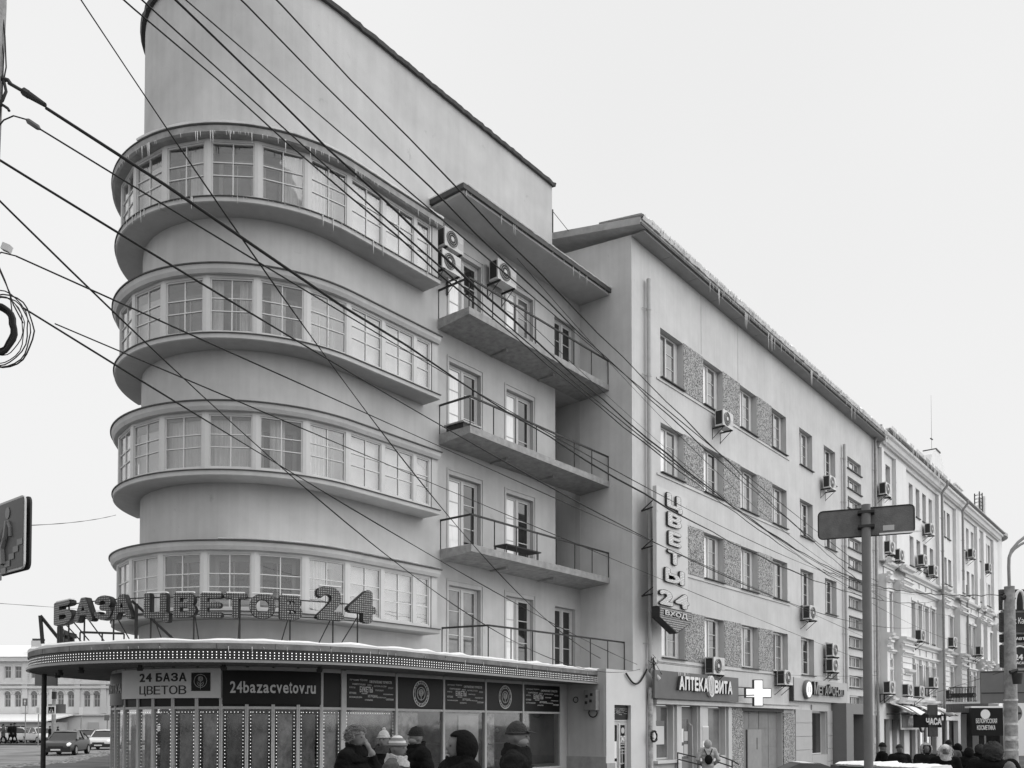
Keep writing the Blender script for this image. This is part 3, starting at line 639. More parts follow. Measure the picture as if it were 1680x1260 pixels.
# ---- canopy -------------------------------------------------------
RC = 5.5
def canopy_path(off=0, a1=R(172), n=70):
    P = [(25.18-.0, 15.55, .068, -.998)]
    for i in range(1, 14): f = i/14; P.append((25.18+(C.x-25.18)*f, 15.55+(C.y-RC-15.55)*f, .068*(1-f), -1))
    for i in range(n+1): a = a1*i/n; p = apt(a, RC); P.append((p.x, p.y, -math.sin(a), -math.cos(a)))
    return P
CP = canopy_path()
q = MB(); q.sweep(CP, [(-1.95, 2.975), (0, 2.945), (.05, 2.945), (.05, 2.965), (.0, 2.98), (.0, 3.2), (.04, 3.22), (.04, 3.34), (-2.2, 3.42), (-2.2, 2.965)]); can = q.build('entrance_canopy', mat('canopy_concrete', .2, .9, .35, 3, .4, 30), B)
q = MB(); q.sweep(CP, [(.002, 2.99), (.02, 2.99), (.02, 3.195), (.002, 3.195)]); q.build('led_backing', mat('led_backing', .03, .5), can)
q = MB(); q.sweep(CP, [(.004, 2.932), (.075, 2.932), (.075, 2.985), (.004, 2.985)]); q.build('edge_trim', mat('trim_metal', .26, .35, .1, 5), can)
def along(P, st):
    out = []; acc = 0
    for (x, y, nx, ny), (x2, y2, a, c) in zip(P, P[1:]):
        L = math.hypot(x2-x, y2-y); s = acc
        while s < L: t = s/L; out.append((x+(x2-x)*t, y+(y2-y)*t, nx+(a-nx)*t, ny+(c-ny)*t)); s += st
        acc = s-L
    return out
q = MB()
for x, y, nx, ny in along(CP, .09):
    for z in (3.03, 3.09, 3.15): q.disc((x+nx*.026, y+ny*.026, z), (nx, ny, 0), .0115, 6)
o = q.build('led_lamps', LEDW, can, recalc=False); o['kind'] = 'stuff'
snowstrip('canopy_snow', densify(CP, .15), -1.9, .03, 3.342, .12, can, 31, .5)
icicles('icicles', lambda t: (lambda p: (p[0]+p[2]*.05, p[1]+p[3]*.05, 3.24))(CP[int(t*45)]), 40, .02, .14, can, 8)
# joint lines of the fascia plates
q = MB()
for i in range(2, len(CP), 5): x, y, nx, ny = CP[i]; q.tube(((x+nx*.042, y+ny*.042, 3.23), (x+nx*.042, y+ny*.042, 3.335)), .006, 4)
q.build('fascia_joint', FLASH, can)
for i, a in enumerate((R(20), R(44), R(66), R(88), R(104), R(118))):
    p = apt(a, 4.9); q = MB(); q.tube(((p.x, p.y, 2.93), (p.x, p.y, 2.87)), .05, 10); q.tube(((p.x, p.y, 2.87), (p.x, p.y, 2.80)), (.075, .06), 10); q.build('spotlight', METAL, can, smooth=True)
p = apt(R(116), 5.25); pole = onX(71.5, 1200, 1)
dd_ = ray(71.5, 1191); tt = 22.4; pp = EYEV+dd_*tt
tubeo('canopy_post', METAL, B, ((pp.x, pp.y, -.2), (pp.x, pp.y, 2.93)), .06, 10)
# ---- roof sign ----------------------------------------------------
RS = 5.1
S = thing('roof_sign', 'large dotted letters on posts above the canopy naming the flower shop', 'sign', (apt(R(60), RS).x, apt(R(60), RS).y, 3.45))
def sign_run(body, a_list, z0, h, half=.3):
    for c, (aL, aR) in zip(body, a_list):
        a = (aL+aR)/2; hw = (aL-aR)/2*RS*.97; d = Vector((math.cos(a), -math.sin(a), 0)); p = apt(a, RS); zz, hh = (z0-.1, h+.1) if c == 'Ц' else (z0, h)
        text('letter', c, [LEDGRID][0], S, Vector((p.x, p.y, zz))-d*hw, d, (0, 0, 1), hw*2, hh, .06, .045, True, side=METAL, outline=.012)
        n = Vector((-math.sin(a), -math.cos(a), 0))
        snow = MB(); A_ = Vector((p.x, p.y, zz+hh+.002))-d*hw*.8+n*.05
        if c not in 'АЗ4': snow.obox(A_, d*hw*1.6, -n*.1, (0, 0, .025)); snow.build('letter_snow', SNOW, S)
A_ = lambda px: math.atan2(C.x-onC(px).x, C.y-onC(px).y)
def onC(px, r=RS):
    d = ray(px, 1000); a_ = d.x**2+d.y**2; b_ = -2*(d.x*C.x+d.y*C.y); c_ = C.x**2+C.y**2-r*r; t_ = (-b_-math.sqrt(max(0, b_*b_-4*a_*c_)))/2/a_; return d*t_
run1 = [(A_(x0), A_(x1)) for x0, x1 in ((94, 124), (125, 157), (158, 187), (186, 220))]
run2 = [(A_(x0), A_(x1)) for x0, x1 in ((238, 280), (286, 323), (329, 366), (368, 406), (409, 452), (458, 496))]
run3 = [(A_(x0), A_(x1)) for x0, x1 in ((517, 563), (568, 615))]
sign_run('БАЗА', run1, 3.92, .53); sign_run('ЦВЕТОВ', run2, 3.92, .53); sign_run('24', run3, 3.97, .74)
q = MB()
for z in (4.0, 4.37): q.tube([Vector((apt(a, RS-.07).x, apt(a, RS-.07).y, z)) for a in [R(9+i*2.2) for i in range(41)]], .014, 5)
q.build('frame_rail', METAL, S)
for a in (R(10), R(17), R(28), R(40), R(51), R(62), R(73), R(84), R(92), R(98)):
    p, p2 = apt(a, RS-.07), apt(a+R(1.5), RS-.75); tubeo('support_post', METAL, S, ((p.x, p.y, 3.38), (p.x, p.y, 4.4)), .018, 6); tubeo('brace', METAL, S, ((p2.x, p2.y, 3.4), (p.x, p.y, 4.1)), .014, 6)
# frames of the other sign face, seen end on
S2 = thing('back_roof_sign', 'dark frame and letter backs of the sign on the far canopy edge', 'sign', (apt(R(118), RS).x, apt(R(118), RS).y, 3.45))
for a, c in ((R(112), 'Ц'), (R(119), 'В'), (R(126), 'Е'), (R(133), 'Т')):
    d = Vector((math.cos(a), -math.sin(a), 0)); p = apt(a, RS-.25); text('letter', c, METAL, S2, Vector((p.x, p.y, 3.5))-d*.25, d, (0, 0, 1), .5, .55, .06, .05)
f0 = atD(70, 1056, 22.2); f1 = atD(66, 1010, 22.2); f2 = atD(103, 1056, 22.6)
q = MB(); q.tube((f0, f1), .05, 4); q.build('support_post', METAL, S2); q = MB(); q.tube((f1, f2), .045, 4); q.build('brace', METAL, S2)
f3 = apt(R(66), RS-.06); f4 = apt(R(66), RS-.9)
q = MB(); q.tube(((f3.x, f3.y, 3.4), (f3.x, f3.y, 4.25)), .04, 4); q.build('heavy_post', METAL, S); q = MB(); q.tube(((f3.x-.1, f3.y, 4.3), (f4.x+.4, f4.y-.1, 3.45)), .035, 4); q.build('heavy_brace', METAL, S)
# railing on the far side of the canopy roof
railing('canopy_railing', [tuple(apt(R(98), 4.6)), tuple(apt(R(92), 3.75))], 3.42, .42, B, .4)
# ---- annex with the side door --------------------------------------
AX = thing('door_annex', 'white painted annex with glazed side door between the canopy and drainpipe', 'annex', (23.5, 15.1, -.5))
q = MB(); PA = lambda u, z, d: (u, 15.06+d, z); dz0 = ground(24.6, 15)-.3
facade(q, PA, 23.5, 25.95, dz0-.2, 3.42, [(23.98, 25.0, dz0+.05, 2.28)], .15, 1)
q.quad((23.5, 15.06, dz0-.2), (23.5, YG, dz0-.2), (23.5, YG, 3.42), (23.5, 15.06, 3.42), 0); q.quad((23.5, 15.06, 3.42), (25.19, 15.06, 3.42), (25.19, YG, 3.42), (23.5, YG, 3.42), 1)
q.quad((23.1, YG, 0), (23.5, YG, 0), (23.5, YG, 3.0), (23.1, YG, 3.0), 0); q.quad((25.19, 15.06, 3.42), (25.95, 15.06, 3.42), (25.95, 15.1, 3.42), (25.19, 15.1, 3.42), 1)
q.build('wall', [STUCCO, WHITEWALL], AX, recalc=False)
boxo('plinth', mat('plinth_paint', .38, .9, .2, 4), AX, 23.47, 23.499, 15.06, YG, -.6, .62); boxo('plinth', mat('plinth_paint', .38), AX, 23.47, 23.97, 15.02, 15.058, -.8, .42)
q = MB(); q.box(23.485, 23.499, 15.12, 15.18, .62, 2.9); q.box(23.485, 23.499, YG-.1, YG-.04, .62, 2.9); q.box(23.48, 23.499, 15.1, YG, .6, .66); q.build('trim', STUCCO, AX)
w = door_unit(1.0, 1.72-dz0, AX, (23.99, 15.2, dz0+.02), (BLACK, BLACK))
boxo('transom', FRAME, AX, 23.99, 24.99, 15.2, 15.28, 1.72, 1.8); boxo('word_plate', BLACK, AX, 24.0, 24.98, 15.17, 15.2, 1.82, 2.25)
for u, v, wd, h, s in words[:14]: text('word', s, GREYPRINT, AX, (24.04+.9*u, 15.165, 1.85+.36*v), (1, 0, 0), (0, 0, 1), .9*wd, .36*h, .002)
text('word', '24/7', WHITE, AX, (24.56, 15.19, 1.08), (1, 0, 0), (0, 0, 1), .3, .2, .003, .03)
for k in range(4): text('word', ['МЫ ОТКРЫТЫ', 'БЕЗ ВЫХОДНЫХ', 'БЕЗ ПЕРЕРЫВА', 'ЗВОНИТЕ'][k], WHITE, AX, (24.57, 15.19, .98-.1*k), (1, 0, 0), (0, 0, 1), .28, .04, .003)
q = MB(); q.disc((24.7, 15.19, 1.45), (0, -1, 0), .1, 16, .01); q.build('emblem', GREYPRINT, AX)
tubeo('handle', AL, AX, ((24.5, 15.17, .35), (24.5, 15.1, .35), (24.5, 15.1, .85), (24.5, 15.17, .85)), .015, 6)
boxo('notice', WHITE, AX, 24.05, 24.3, 15.18, 15.19, .55, 1.1); boxo('notice', WHITE, AX, 24.05, 24.3, 15.18, 15.19, .2, .45)
t = thing('electric_meter_box', 'grey electric box with cut outs on the shaded stucco side wall', 'meter box', (23.45, 15.5, 2.0))
boxo('case', mat('meter_grey', .25, .5, .2, 6), t, 23.26, 23.46, 15.3, 15.75, 2.1, 2.75)
for y_, z_ in ((15.42, 2.55), (15.6, 2.5), (15.45, 2.35), (15.62, 2.3)): boxo('window', DARKPANE, t, 23.25, 23.262, y_, y_+.09, z_, z_+.09)
q = MB(); q.tube([(23.4, 15.5+.16*math.cos(a), 2.02+.14*math.sin(a)) for a in [i*.35 for i in range(18)]], .02, 6, closed=True); q.build('cable_loop', CABLE, t)
q = MB(); q.tube([(23.45, 16.2+.09*math.cos(a), 2.45+.09*math.sin(a)) for a in [i*.35 for i in range(18)]], .014, 6, closed=True)
tag(q.build('hanging_cable_coil', CABLE), 'small cable coil hanging on the shaded wall by the last shop window', 'cable')

# ================================================================== PHARMACY HOUSE (second building)
YF = 15.1; X0, X1 = 25.2, 52.6; ZR = 18.15
Hs = thing('pharmacy_house', 'long five storey grey house with pebble panels between windows and icicles along the eave', 'building', (X0, YF, 0))
wx = [27.14+3.31*i for i in range(6)]; wz = [4.0, 7.24, 10.55, 13.93]; WW, WH = 1.7, 1.76
ops = [(x, x+WW, z, z+WH) for z in wz for x in wx]
sx0 = 47.3; sops = [(sx0, sx0+2.3, 2.6+1.065*i, 2.6+1.065*i+.62) for i in range(13)]
shopz = 2.34
q = MB(); PF = lambda u, z, d: (u, YF+d, z)
pharm = [(26.72, 27.95, .4, shopz), (28.42, 29.8, -1, shopz), (30.55, 32.2, .45, shopz), (33.85, 38.0, -1, 2.3), (41.6, 43.6, .2, 2.3)]
facade(q, PF, X0, X1, -1.2, ZR, ops+sops+pharm, .3)
q.quad((X0, YF, -1.2), (X0, 26, -1.2), (X0, 26, ZR+1.2), (X0, YF, ZR)); q.quad((X1, YF, ZR-.5), (X1, 26, ZR-.5), (X1, 26, ZR+1), (X1, YF, ZR))
q.build('wall', STUCCO2, Hs, recalc=False)
# roof with a gutter board, snow and icicles
q = MB(); q.add([(X0-.35, YF-.55, ZR+.02), (X1+.1, YF-.55, ZR+.02), (X1+.1, 26, ZR+2.4), (X0-.35, 26, ZR+2.4), (X0-.35, YF-.55, ZR+.26), (X1+.1, YF-.55, ZR+.26), (X1+.1, 26, ZR+2.64), (X0-.35, 26, ZR+2.64)], ((0, 3, 2, 1), (4, 5, 6, 7), (0, 1, 5, 4), (1, 2, 6, 5), (2, 3, 7, 6), (3, 0, 4, 7)))
ro = q.build('roof', ROOFMETAL, Hs)
n = 40
for i in range(14):      # soffit boards, one plank row per joint
    x = X0+(X1-X0)*i/14; boxo('soffit_board', SOFFIT, ro, x+.01, x+(X1-X0)/14-.01, YF-.5, YF-.01, ZR-.06, ZR+.0)
q = MB(); rd = random.Random(4)
P = [(X0-.3+(X1-X0+.3)*i/220, YF-.5, 0, -1) for i in range(221)]
b = len(q.v)
for i, (x, y, nx, ny) in enumerate(P):
    h = .16+.12*noise.noise(Vector((x*1.7, 0, 0)))+.07*noise.noise(Vector((x*6, 2, 0))); e = .06*noise.noise(Vector((x*2.3, 7, 0)))
    for o, z in ((-1.6, ZR+.5), (.1+e, ZR+.2), (.17+e, ZR+.24+h*.5), (.05+e, ZR+.27+h), (-1.6, ZR+.62+h*.5)): q.v.append((x, y-o, z))
for i in range(220):
    for k in range(5): q.f.append((b+i*5+k, b+i*5+5+k, b+i*5+5+(k+1) % 5, b+i*5+(k+1) % 5)); q.m.append(0)
q.build('roof_snow', SNOW, ro, smooth=True)
icicles('icicles', lambda t: (X0-.2+(X1-X0)*t, YF-.66, ZR+.34), 330, .06, .42, ro, 11); icicles('icicles', lambda t: (X0+4+(X1-X0-4)*t, YF-.6, ZR+.04), 60, .05, .8, ro, 12)
boxo('eave_board', FLASH, ro, X0-.34, X1+.08, YF-.585, YF-.553, ZR+.0, ZR+.09)
q = MB(); q.tube(((24.4, 17.8, ZR+.7), (24.4, 17.8, ZR+1.5)), .03, 5); q.tube(((24.4, 17.8, ZR+1.45), (24.9, 17.4, ZR+.75)), .012, 4); q.build('roof_mast', METAL, ro)
# windows
def b2_window(x, z, left, right):
    w, h = WW-.34, WH-.1; q = MB(); po = .05
    q.box(0, po, 0, .08, 0, h); q.box(w-po, w, 0, .08, 0, h); q.box(po, w-po, 0, .08, 0, po); q.box(po, w-po, 0, .08, h-po, h); q.box(w*.5-.045, w*.5+.045, -.01, .08, po, h-po)
    for f in (.36, .66): q.box(w*.5+.045, w-po, .02, .05, h*f-.012, h*f+.012)
    o = q.build('window', FRAME, Hs, local=True); o.location = Vector((x+.05, YF+.2, z+.06))-ORG[Hs.name]; ORG[o.name] = Vector()
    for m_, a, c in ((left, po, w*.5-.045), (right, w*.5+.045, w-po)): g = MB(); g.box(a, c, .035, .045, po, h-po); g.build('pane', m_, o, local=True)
    s = MB(); s.box(-.06, WW+.01, -.3, .06, -.085, -.055); s.build('sill', FLASH, o, local=True)
    jb = MB(); jb.box(w, w+.28, .03, .09, -.05, h+.04); jb.build('jamb', STUCCO2, o, local=True); return o
rd = random.Random(9)
for k, z in enumerate(wz):
    for i, x in enumerate(wx): b2_window(x, z, CURT if rd.random() < .8 else MIDPANE, MIDPANE if rd.random() < .55 else DARKPANE)  # pale left, darker right sash: curtains plus sky and reveal reflections as colour
# pebble-dash fields between the first four windows of every storey
for z in wz:
    for i in range(3): boxo('pebble_panel', PEB, Hs, wx[i]+WW+.02, wx[i+1]-.02, YF-.02, YF+.005, z-.02, z+WH+.02)
    boxo('string_course', STUCCO2, Hs, wx[0]-.3, wx[3]+WW+.3, YF-.035, YF+.004, z-.16, z-.1)
# stair windows
for a, b_, c, d in sops:
    q = MB(); w = b_-a
    q.box(0, w, 0, .06, 0, .05); q.box(0, w, 0, .06, .5, .55)
    for f in (0, .31, .64, .94): q.box(w*f, w*f+.12, .001, .059, .05, .5)
    o = q.build('stair_window', FRAME2, Hs, local=True); o.location = Vector((a, YF+.16, c+.03))-ORG[Hs.name]; ORG[o.name] = Vector()
    for f0, f1 in ((.05, .31), (.36, .64), (.69, .94)): g = MB(); g.box(w*f0+.01, w*f1-.01, .03, .04, .05, .5); g.build('pane', MIDPANE, o, local=True)
    s = MB(); s.box(-.08, w+.08, -.24, .05, -.09, -.04); s.build('sill', FLASH, o, local=True)
def drainpipe(x, z0, z1, y=None, m_=PIPE, parent=Hs, r=.075, name='drainpipe', elbow=False):
    y = YF-.14 if y is None else y; q = MB(); q.tube(((x, y, z0), (x, y, z1)), r, 12)
    if elbow: q.tube(((x, y, z1-.05), (x, y-.05, z1+.15), (x-.05, y-.35, z1+.5), (x-.05, y-.36, z1+.85)), r, 10)
    for z in [z0+.7+i*2.3 for i in range(int((z1-z0-.7)/2.3)+1)]: q.tube(((x, y, z-.04), (x, y, z+.04)), r+.012, 12); q.tube(((x-.28, y+.1, z), (x+.1, y+.02, z)), .012, 5)
    return q.build(name, m_, parent, smooth=True)
drainpipe(26.1, 3.7, 16.95); drainpipe(46.4, 3.4, 16.35); drainpipe(51.75, -.6, 17.9, m_=ZINC, elbow=True)
q = MB(); q.tube(((26.1, YF-.14, 3.72), (26.1, YF-.16, 3.5), (26.35, YF-.32, 3.18)), .095, 10); q.build('pipe_elbow', PIPE, Hs, smooth=True)
q = MB(); q.tube(((26.1, YF-.14, -.7), (26.12, YF-.14, 2.9)), .085, 10); q.build('drainpipe', mat('flaking_pipe', .2, .8, 0, 5, .5, 20, c2=.65), Hs, smooth=True)
# facade joint lines
for x in (30.3, 33.6): boxo('joint', STUCCO2, Hs, x, x+.03, YF-.012, YF+.002, 15.8, ZR)
# ---- pharmacy front
boxo('shop_cornice', STUCCO2, Hs, 26.4, 39.4, YF-.22, YF+.003, 2.36, 2.5); boxo('cornice_sheet', mat('peeling_sheet', .3, .7, .4, 3), Hs, 26.4, 39.4, YF-.25, YF-.0, 2.503, 2.53)
def shop_window(x, w, z0, z1, panes, m_=FRAME):
    q = MB(); h = z1-z0; q.box(0, .06, 0, .08, 0, h); q.box(w-.06, w, 0, .08, 0, h); q.box(.06, w-.06, 0, .08, 0, .06); q.box(.06, w-.06, 0, .08, h-.06, h); q.box(w*.28-.03, w*.28+.03, 0, .08, .06, h-.06)
    o = q.build('shop_window', m_, Hs, local=True); o.location = Vector((x, YF+.2, z0))-ORG[Hs.name]; ORG[o.name] = Vector()
    for a, c, m2 in ((.06, w*.28-.03, panes[0]), (w*.28+.03, w-.06, panes[1])): g = MB(); g.box(a, c, .03, .04, .06, h-.06); g.build('pane', m2, o, local=True)
    return o
shop_window(26.74, 1.2, .42, 2.32, (DARKPANE, MIDPANE)); shop_window(30.57, 1.6, .47, 2.32, (MIDPANE, FARPANE)); shop_window(41.62, 1.9, .22, 2.28, (MIDPANE, DARKPANE))
boxo('window_ledge', WHITEWALL, Hs, 26.5, 28.2, YF-.2, YF-.003, .3, .4)
boxo('pilaster', STUCCO2, Hs, 28.06, 28.4, YF-.1, YF-.001, -.8, 2.34); boxo('pilaster', STUCCO2, Hs, 29.86, 30.5, YF-.1, YF-.001, -.8, 2.34)
boxo('pilaster', STUCCO2, Hs, 32.3, 32.6, YF-.1, YF-.001, -.8, 2.34)
boxo('pebble_panel', PEB, Hs, 32.62, 33.8, YF-.04, YF-.002, -.2, 2.34); boxo('pebble_panel', PEB, Hs, 38.05, 39.4, YF-.06, YF-.002, -.9, 2.2)
dr = boxo('shop_door', mat('brown_door', .22, .5), Hs, 28.44, 29.78, YF+.2, YF+.27, -.5, 2.32); boxo('pane', MIDPANE, dr, 28.6, 29.45, YF+.185, YF+.197, .4, 1.85)
for k, (x, z, w, h) in enumerate(((28.75, 1.0, .3, .5), (29.1, 1.05, .28, .35), (28.72, .48, .32, .4), (29.08, .5, .3, .42))): boxo('notice', [WHITE, GREYPRINT, PALE, GREYPRINT][k], dr, x, x+w, YF+.17, YF+.18, z, z+h)
tubeo('handle', FRAME2, dr, ((29.5, YF+.18, 1.7), (29.55, YF+.08, 1.6), (29.6, YF+.08, -.2)), .03, 6)
q = MB(); q.box(26.98, 27.6, YF+.17, YF+.19, .95, 1.6); q.build('notice', PALE, Hs); boxo('notice', MSIGN, Hs, 27.0, 27.6, YF+.16, YF+.169, 1.62, 1.78)
boxo('notice', WHITE, Hs, 30.0, 30.5, YF-.12, YF-.101, .75, 1.6); boxo('notice', GREYPRINT, Hs, 30.03, 30.47, YF-.128, YF-.121, 1.05, 1.55)
# gate: two sheet leaves with weld lines
for j, (a, c) in enumerate(((33.9, 35.9), (35.93, 37.95))):
    g = boxo('gate_leaf', mat('gate_steel', .24, .6, .15, 3), Hs, a, c, YF+.22, YF+.27, -1, 2.28)
    for iz in range(4):
        for ix in range(2): boxo('steel_panel', mat('gate_steel', .24), g, a+.02+ix*(c-a)/2, a+(ix+1)*(c-a)/2-.02, YF+.205, YF+.219, -.9+iz*.8, -.12+iz*.8)
w_ = boxo('wicket_door', mat('gate_steel_pale', .3, .6, .1, 3), Hs, 34.7, 36.1, YF+.16, YF+.2, -1, 1.45); boxo('slot', FLASH, w_, 35.6, 35.66, YF+.15, YF+.16, .6, 1.1); boxo('door_edge', FLASH, w_, 34.6, 34.7, YF+.16, YF+.2, -1, 1.45)
boxo('gate_lintel', FLASH, Hs, 33.7, 38.1, YF-.05, YF-.002, 2.22, 2.33)
# ---- phone shop front: cladding panels one by one
PH = mat('cladding_panel', .46, .5, .06, 2); PHD = mat('cladding_dark', .2, .5, .06, 2)
for iz in range(5):
    z = -.78+iz*.63
    for x0, x1 in ((39.45, 41.55), (43.65, 44.4)):
        boxo('cladding_panel', PH, Hs, x0+.01, x1-.01, YF-.07, YF-.004, max(-.6, z)+.01, min(2.62, z+.62))
boxo('cladding_panel', PH, Hs, 41.56, 43.64, YF-.07, YF-.004, 2.32, 2.62); boxo('cladding_panel', PH, Hs, 41.56, 43.64, YF-.07, YF-.004, -.6, .2)
q = MB(); q.box(44.42, 45.5, YF-.75, YF-.002, -1, 2.74); q.box(45.5, 47.65, YF-.75, YF-.002, 2.2, 2.74); q.box(47.3, 47.65, YF-.75, YF-.002, -1, 2.2); q.build('porch', PHD, Hs)
boxo('porch_door', DARKPANE, Hs, 45.55, 47.25, YF-.2, YF-.1, -1, 2.2); boxo('plinth', FLASH, Hs, 38.0, 44.4, YF-.1, YF-.071, -1.2, -.58)
boxo('plinth', mat('plinth_paint', .38), Hs, 47.7, 52.4, YF-.05, YF-.003, -1.2, 2.2)
for k in range(9): boxo('notice', [PALE, GREYPRINT, WHITE][k % 3], Hs, 48+.47*k, 48.3+.47*k, YF-.06, YF-.052, .3+.5*((k*7) % 3)*.6, .65+.5*((k*7) % 3)*.6)
# ---- signs on this house
t = thing('pharmacy_sign', 'grey fascia board with raised white pharmacy lettering and a leaf oval', 'sign', (30, YF-.2, 2.55))
boxo('board', mat('pharmacy_board', .13, .5, .15, 1.5), t, 26.05, 32.7, YF-.34, YF-.26, 2.54, 3.5)
xx = 27.55
for c, w in zip('АПТЕКА', (.42, .38, .34, .32, .36, .4)): text('letter', c, WHITE, t, (xx, YF-.42, 2.86), (1, 0, 0), (0, 0, 1), w*.92, .5, .05, .045, side=FLASH); xx += w*1.03
xx += .5
for c, w in zip('ВИТА', (.36, .4, .34, .42)): text('letter', c, WHITE, t, (xx, YF-.42, 2.82), (1, 0, 0), (0, 0, 1), w*.92, .5, .05, .045, side=FLASH); xx += w*1.03
q = MB(); q.disc((30.14, YF-.45, 3.08), (0, -1, 0), .4, 24, .12, rx=.26); o = q.build('leaf_oval', WHITE, t); q = MB(); q.disc((30.14, YF-.456, 3.08), (0, -1, 0), .34, 24, .01, rx=.2); q.build('oval_face', GREYPRINT, o)
q = MB(); q.tube([(30.06+.04*math.sin(i*.7), YF-.46, 2.8+.07*i) for i in range(9)], .02, 5); q.build('leaf_vein', WHITE, o)
icicles('icicles', lambda tt: (27.6+.9*tt, YF-.35, 3.46), 22, .1, .4, t, 14)
t = thing('pharmacy_cross', 'white lit cross projecting above the steel gate', 'sign', tuple(onY(1243, 1137, 14.4)))
yc = YF-.62; xc = 35.1
def cross(mb, x0, z0, a, w, y0, y1):
    mb.add([(x0+dx, y, z0+dz) for y in (y0, y1) for dx, dz in ((-w, -a), (w, -a), (w, -w), (a, -w), (a, w), (w, w), (w, a), (-w, a), (-w, w), (-a, w), (-a, -w), (-w, -w))], [tuple(range(12)), tuple(reversed(range(12, 24)))]+[(i, i+12, (i+1) % 12+12, (i+1) % 12) for i in range(12)])
fd = Vector((0, 0, 0))
cm = MB(); cross(cm, 0, 0, .54, .2, -.08, .08); o = cm.build('case', FLASH, t, local=True); o.rotation_euler = (0, 0, R(-46)); ORG[o.name] = Vector()
cm = MB(); cross(cm, 0, 0, .505, .165, -.105, -.0805); cm.build('lit_face', LITW, o, local=True)
q = MB(); q.tube(((32.65, YF-.3, 3.14), (33.5, 14.45, 3.12)), .02, 5); q.build('arm', METAL, t); q = MB(); q.tube(((32.65, YF-.3, 2.8), (33.5, 14.45, 2.84)), .02, 5); q.build('arm', METAL, t)
t = thing('phone_shop_sign', 'grey fascia board with raised lettering and round logo over the clad phone shop', 'sign', (43, YF-.1, 2.7))
boxo('board', PH, t, 38.95, 46.3, YF-.2, YF-.005, 2.76, 3.8); boxo('board_side', FLASH, t, 38.86, 38.948, YF-.2, YF-.005, 2.72, 3.82)
q = MB(); q.disc((40.4, YF-.36, 3.3), (0, -1, 0), .44, 24, .14, rx=.44); o = q.build('logo_drum', PHD, t); q = MB(); q.disc((40.4, YF-.366, 3.3), (0, -1, 0), .36, 24, .004, rx=.34); q.build('logo_face', LITW, o)
q = MB(); q.tube(((40.3, YF-.37, 3.15), (40.3, YF-.37, 3.45)), .025, 5); q.tube(((40.5, YF-.37, 3.15), (40.5, YF-.37, 3.45)), .025, 5); q.build('logo_mark', GREYPRINT, o)
xx = 41.05
for c, w, h in zip('МЕГАФОН.RU', (.62, .46, .4, .5, .56, .5, .48, .16, .36, .36), (.62, .46, .46, .46, .56, .46, .46, .12, .34, .34)):
    text('letter', c, mat('sign_letter_grey', .26, .5), t, (xx, YF-.3, 3.08), (1, 0, 0), (0, 0, 1), w*.9, h, .07, .03, side=METAL); xx += w*.98
# projecting vertical sign of the flower shop
VX, VY = 27.0, 14.32
t = thing('vertical_flower_sign', 'tall projecting pale sign with stacked dotted letters and a dotted arrow foot', 'sign', (VX, VY, 5))
A = onY(1077, 820, 14.35); A2 = onY(1128, 812, 14.35); x0, x1 = A.x, A2.x; zt, zb = onY(1100, 806, 14.35).z, 5.58; y_ = 14.35
boxo('panel', mat('vertical_sign_face', .6, .5, .05, 2), t, x0, x1, y_, y_+.14, zb, zt)
W_ = x1-x0
for i, c in enumerate('ЦВЕТЫ'):
    cz = onY(1100, 834+30.6*i, 14.35).z; w = [.62, .55, .5, .56, .78][i]*W_*.78
    text('letter', c, LEDGRID2, t, (x0+W_*.5-w/2+.02, y_-.06, cz-(.1 if c == 'Ц' else 0)), (1, 0, 0), (0, 0, 1), w, .47+(.1 if c == 'Ц' else 0), .022, .05, True, side=METAL, outline=.03)
text('letter', '2', LEDGRID2, t, (x0+.06, y_-.06, zb+.06), (1, 0, 0), (0, 0, 1), W_*.42, .5, .022, .05, True, side=METAL, outline=.03); text('letter', '4', LEDGRID2, t, (x0+W_*.52, y_-.06, zb+.06), (1, 0, 0), (0, 0, 1), W_*.44, .5, .022, .05, True, side=METAL, outline=.03)
q = MB(); zz = 5.56; V = [(x0, zz), (x1+.05, zz), (x1+.05, zz-.36), (x0+W_*.55, zz-.82), (x0, zz-.36)]
q.add([(x, y_-.1, z) for x, z in V]+[(x, y_+.2, z) for x, z in V], [tuple(range(5)), tuple(reversed(range(5, 10)))]+[(i, i+5, (i+1) % 5+5, (i+1) % 5) for i in range(5)]); ar = q.build('arrow_case', METAL, t)
me = bpy.data.meshes.new('arrow_face'); me.from_pydata([(x+(.03 if x < x0+.1 else -.03 if x > x1-.1 else 0), y_-.104, z+(.05 if z < zz-.5 else -.02 if z > zz-.1 else 0)) for x, z in V], [], [(0, 1, 2, 3, 4)]); l = me.uv_layers.new(name='UV')
for lp in me.loops: v = me.vertices[lp.vertex_index].co; l.data[lp.index].uv = (v.x, v.z)
me.materials.append(LEDGRID3); link('arrow_face', me, t)
text('word', 'ВХОД', LEDGRID2, t, (x0+W_*.14, y_-.12, zz-.3), (1, 0, 0), (0, 0, 1), W_*.72, .2, .02, .04, True, side=METAL, outline=.03)
for z in (6.0, 7.6, 8.9): q = MB(); q.tube(((x0+.05, y_+.12, z), (x0+.3, YF-.01, z)), .03, 5); q.tube(((x0+.05, y_+.12, z+.25), (x0+.3, YF-.01, z)), .02, 5); q.build('bracket', METAL, t)
for i in range(6): q = MB(); q.disc((x0+.07 if i % 2 else x1-.07, y_-.002, zt-.3-i*.55), (0, -1, 0), .045, 10, .02); q.build('lamp_dot', GREYPRINT, t)

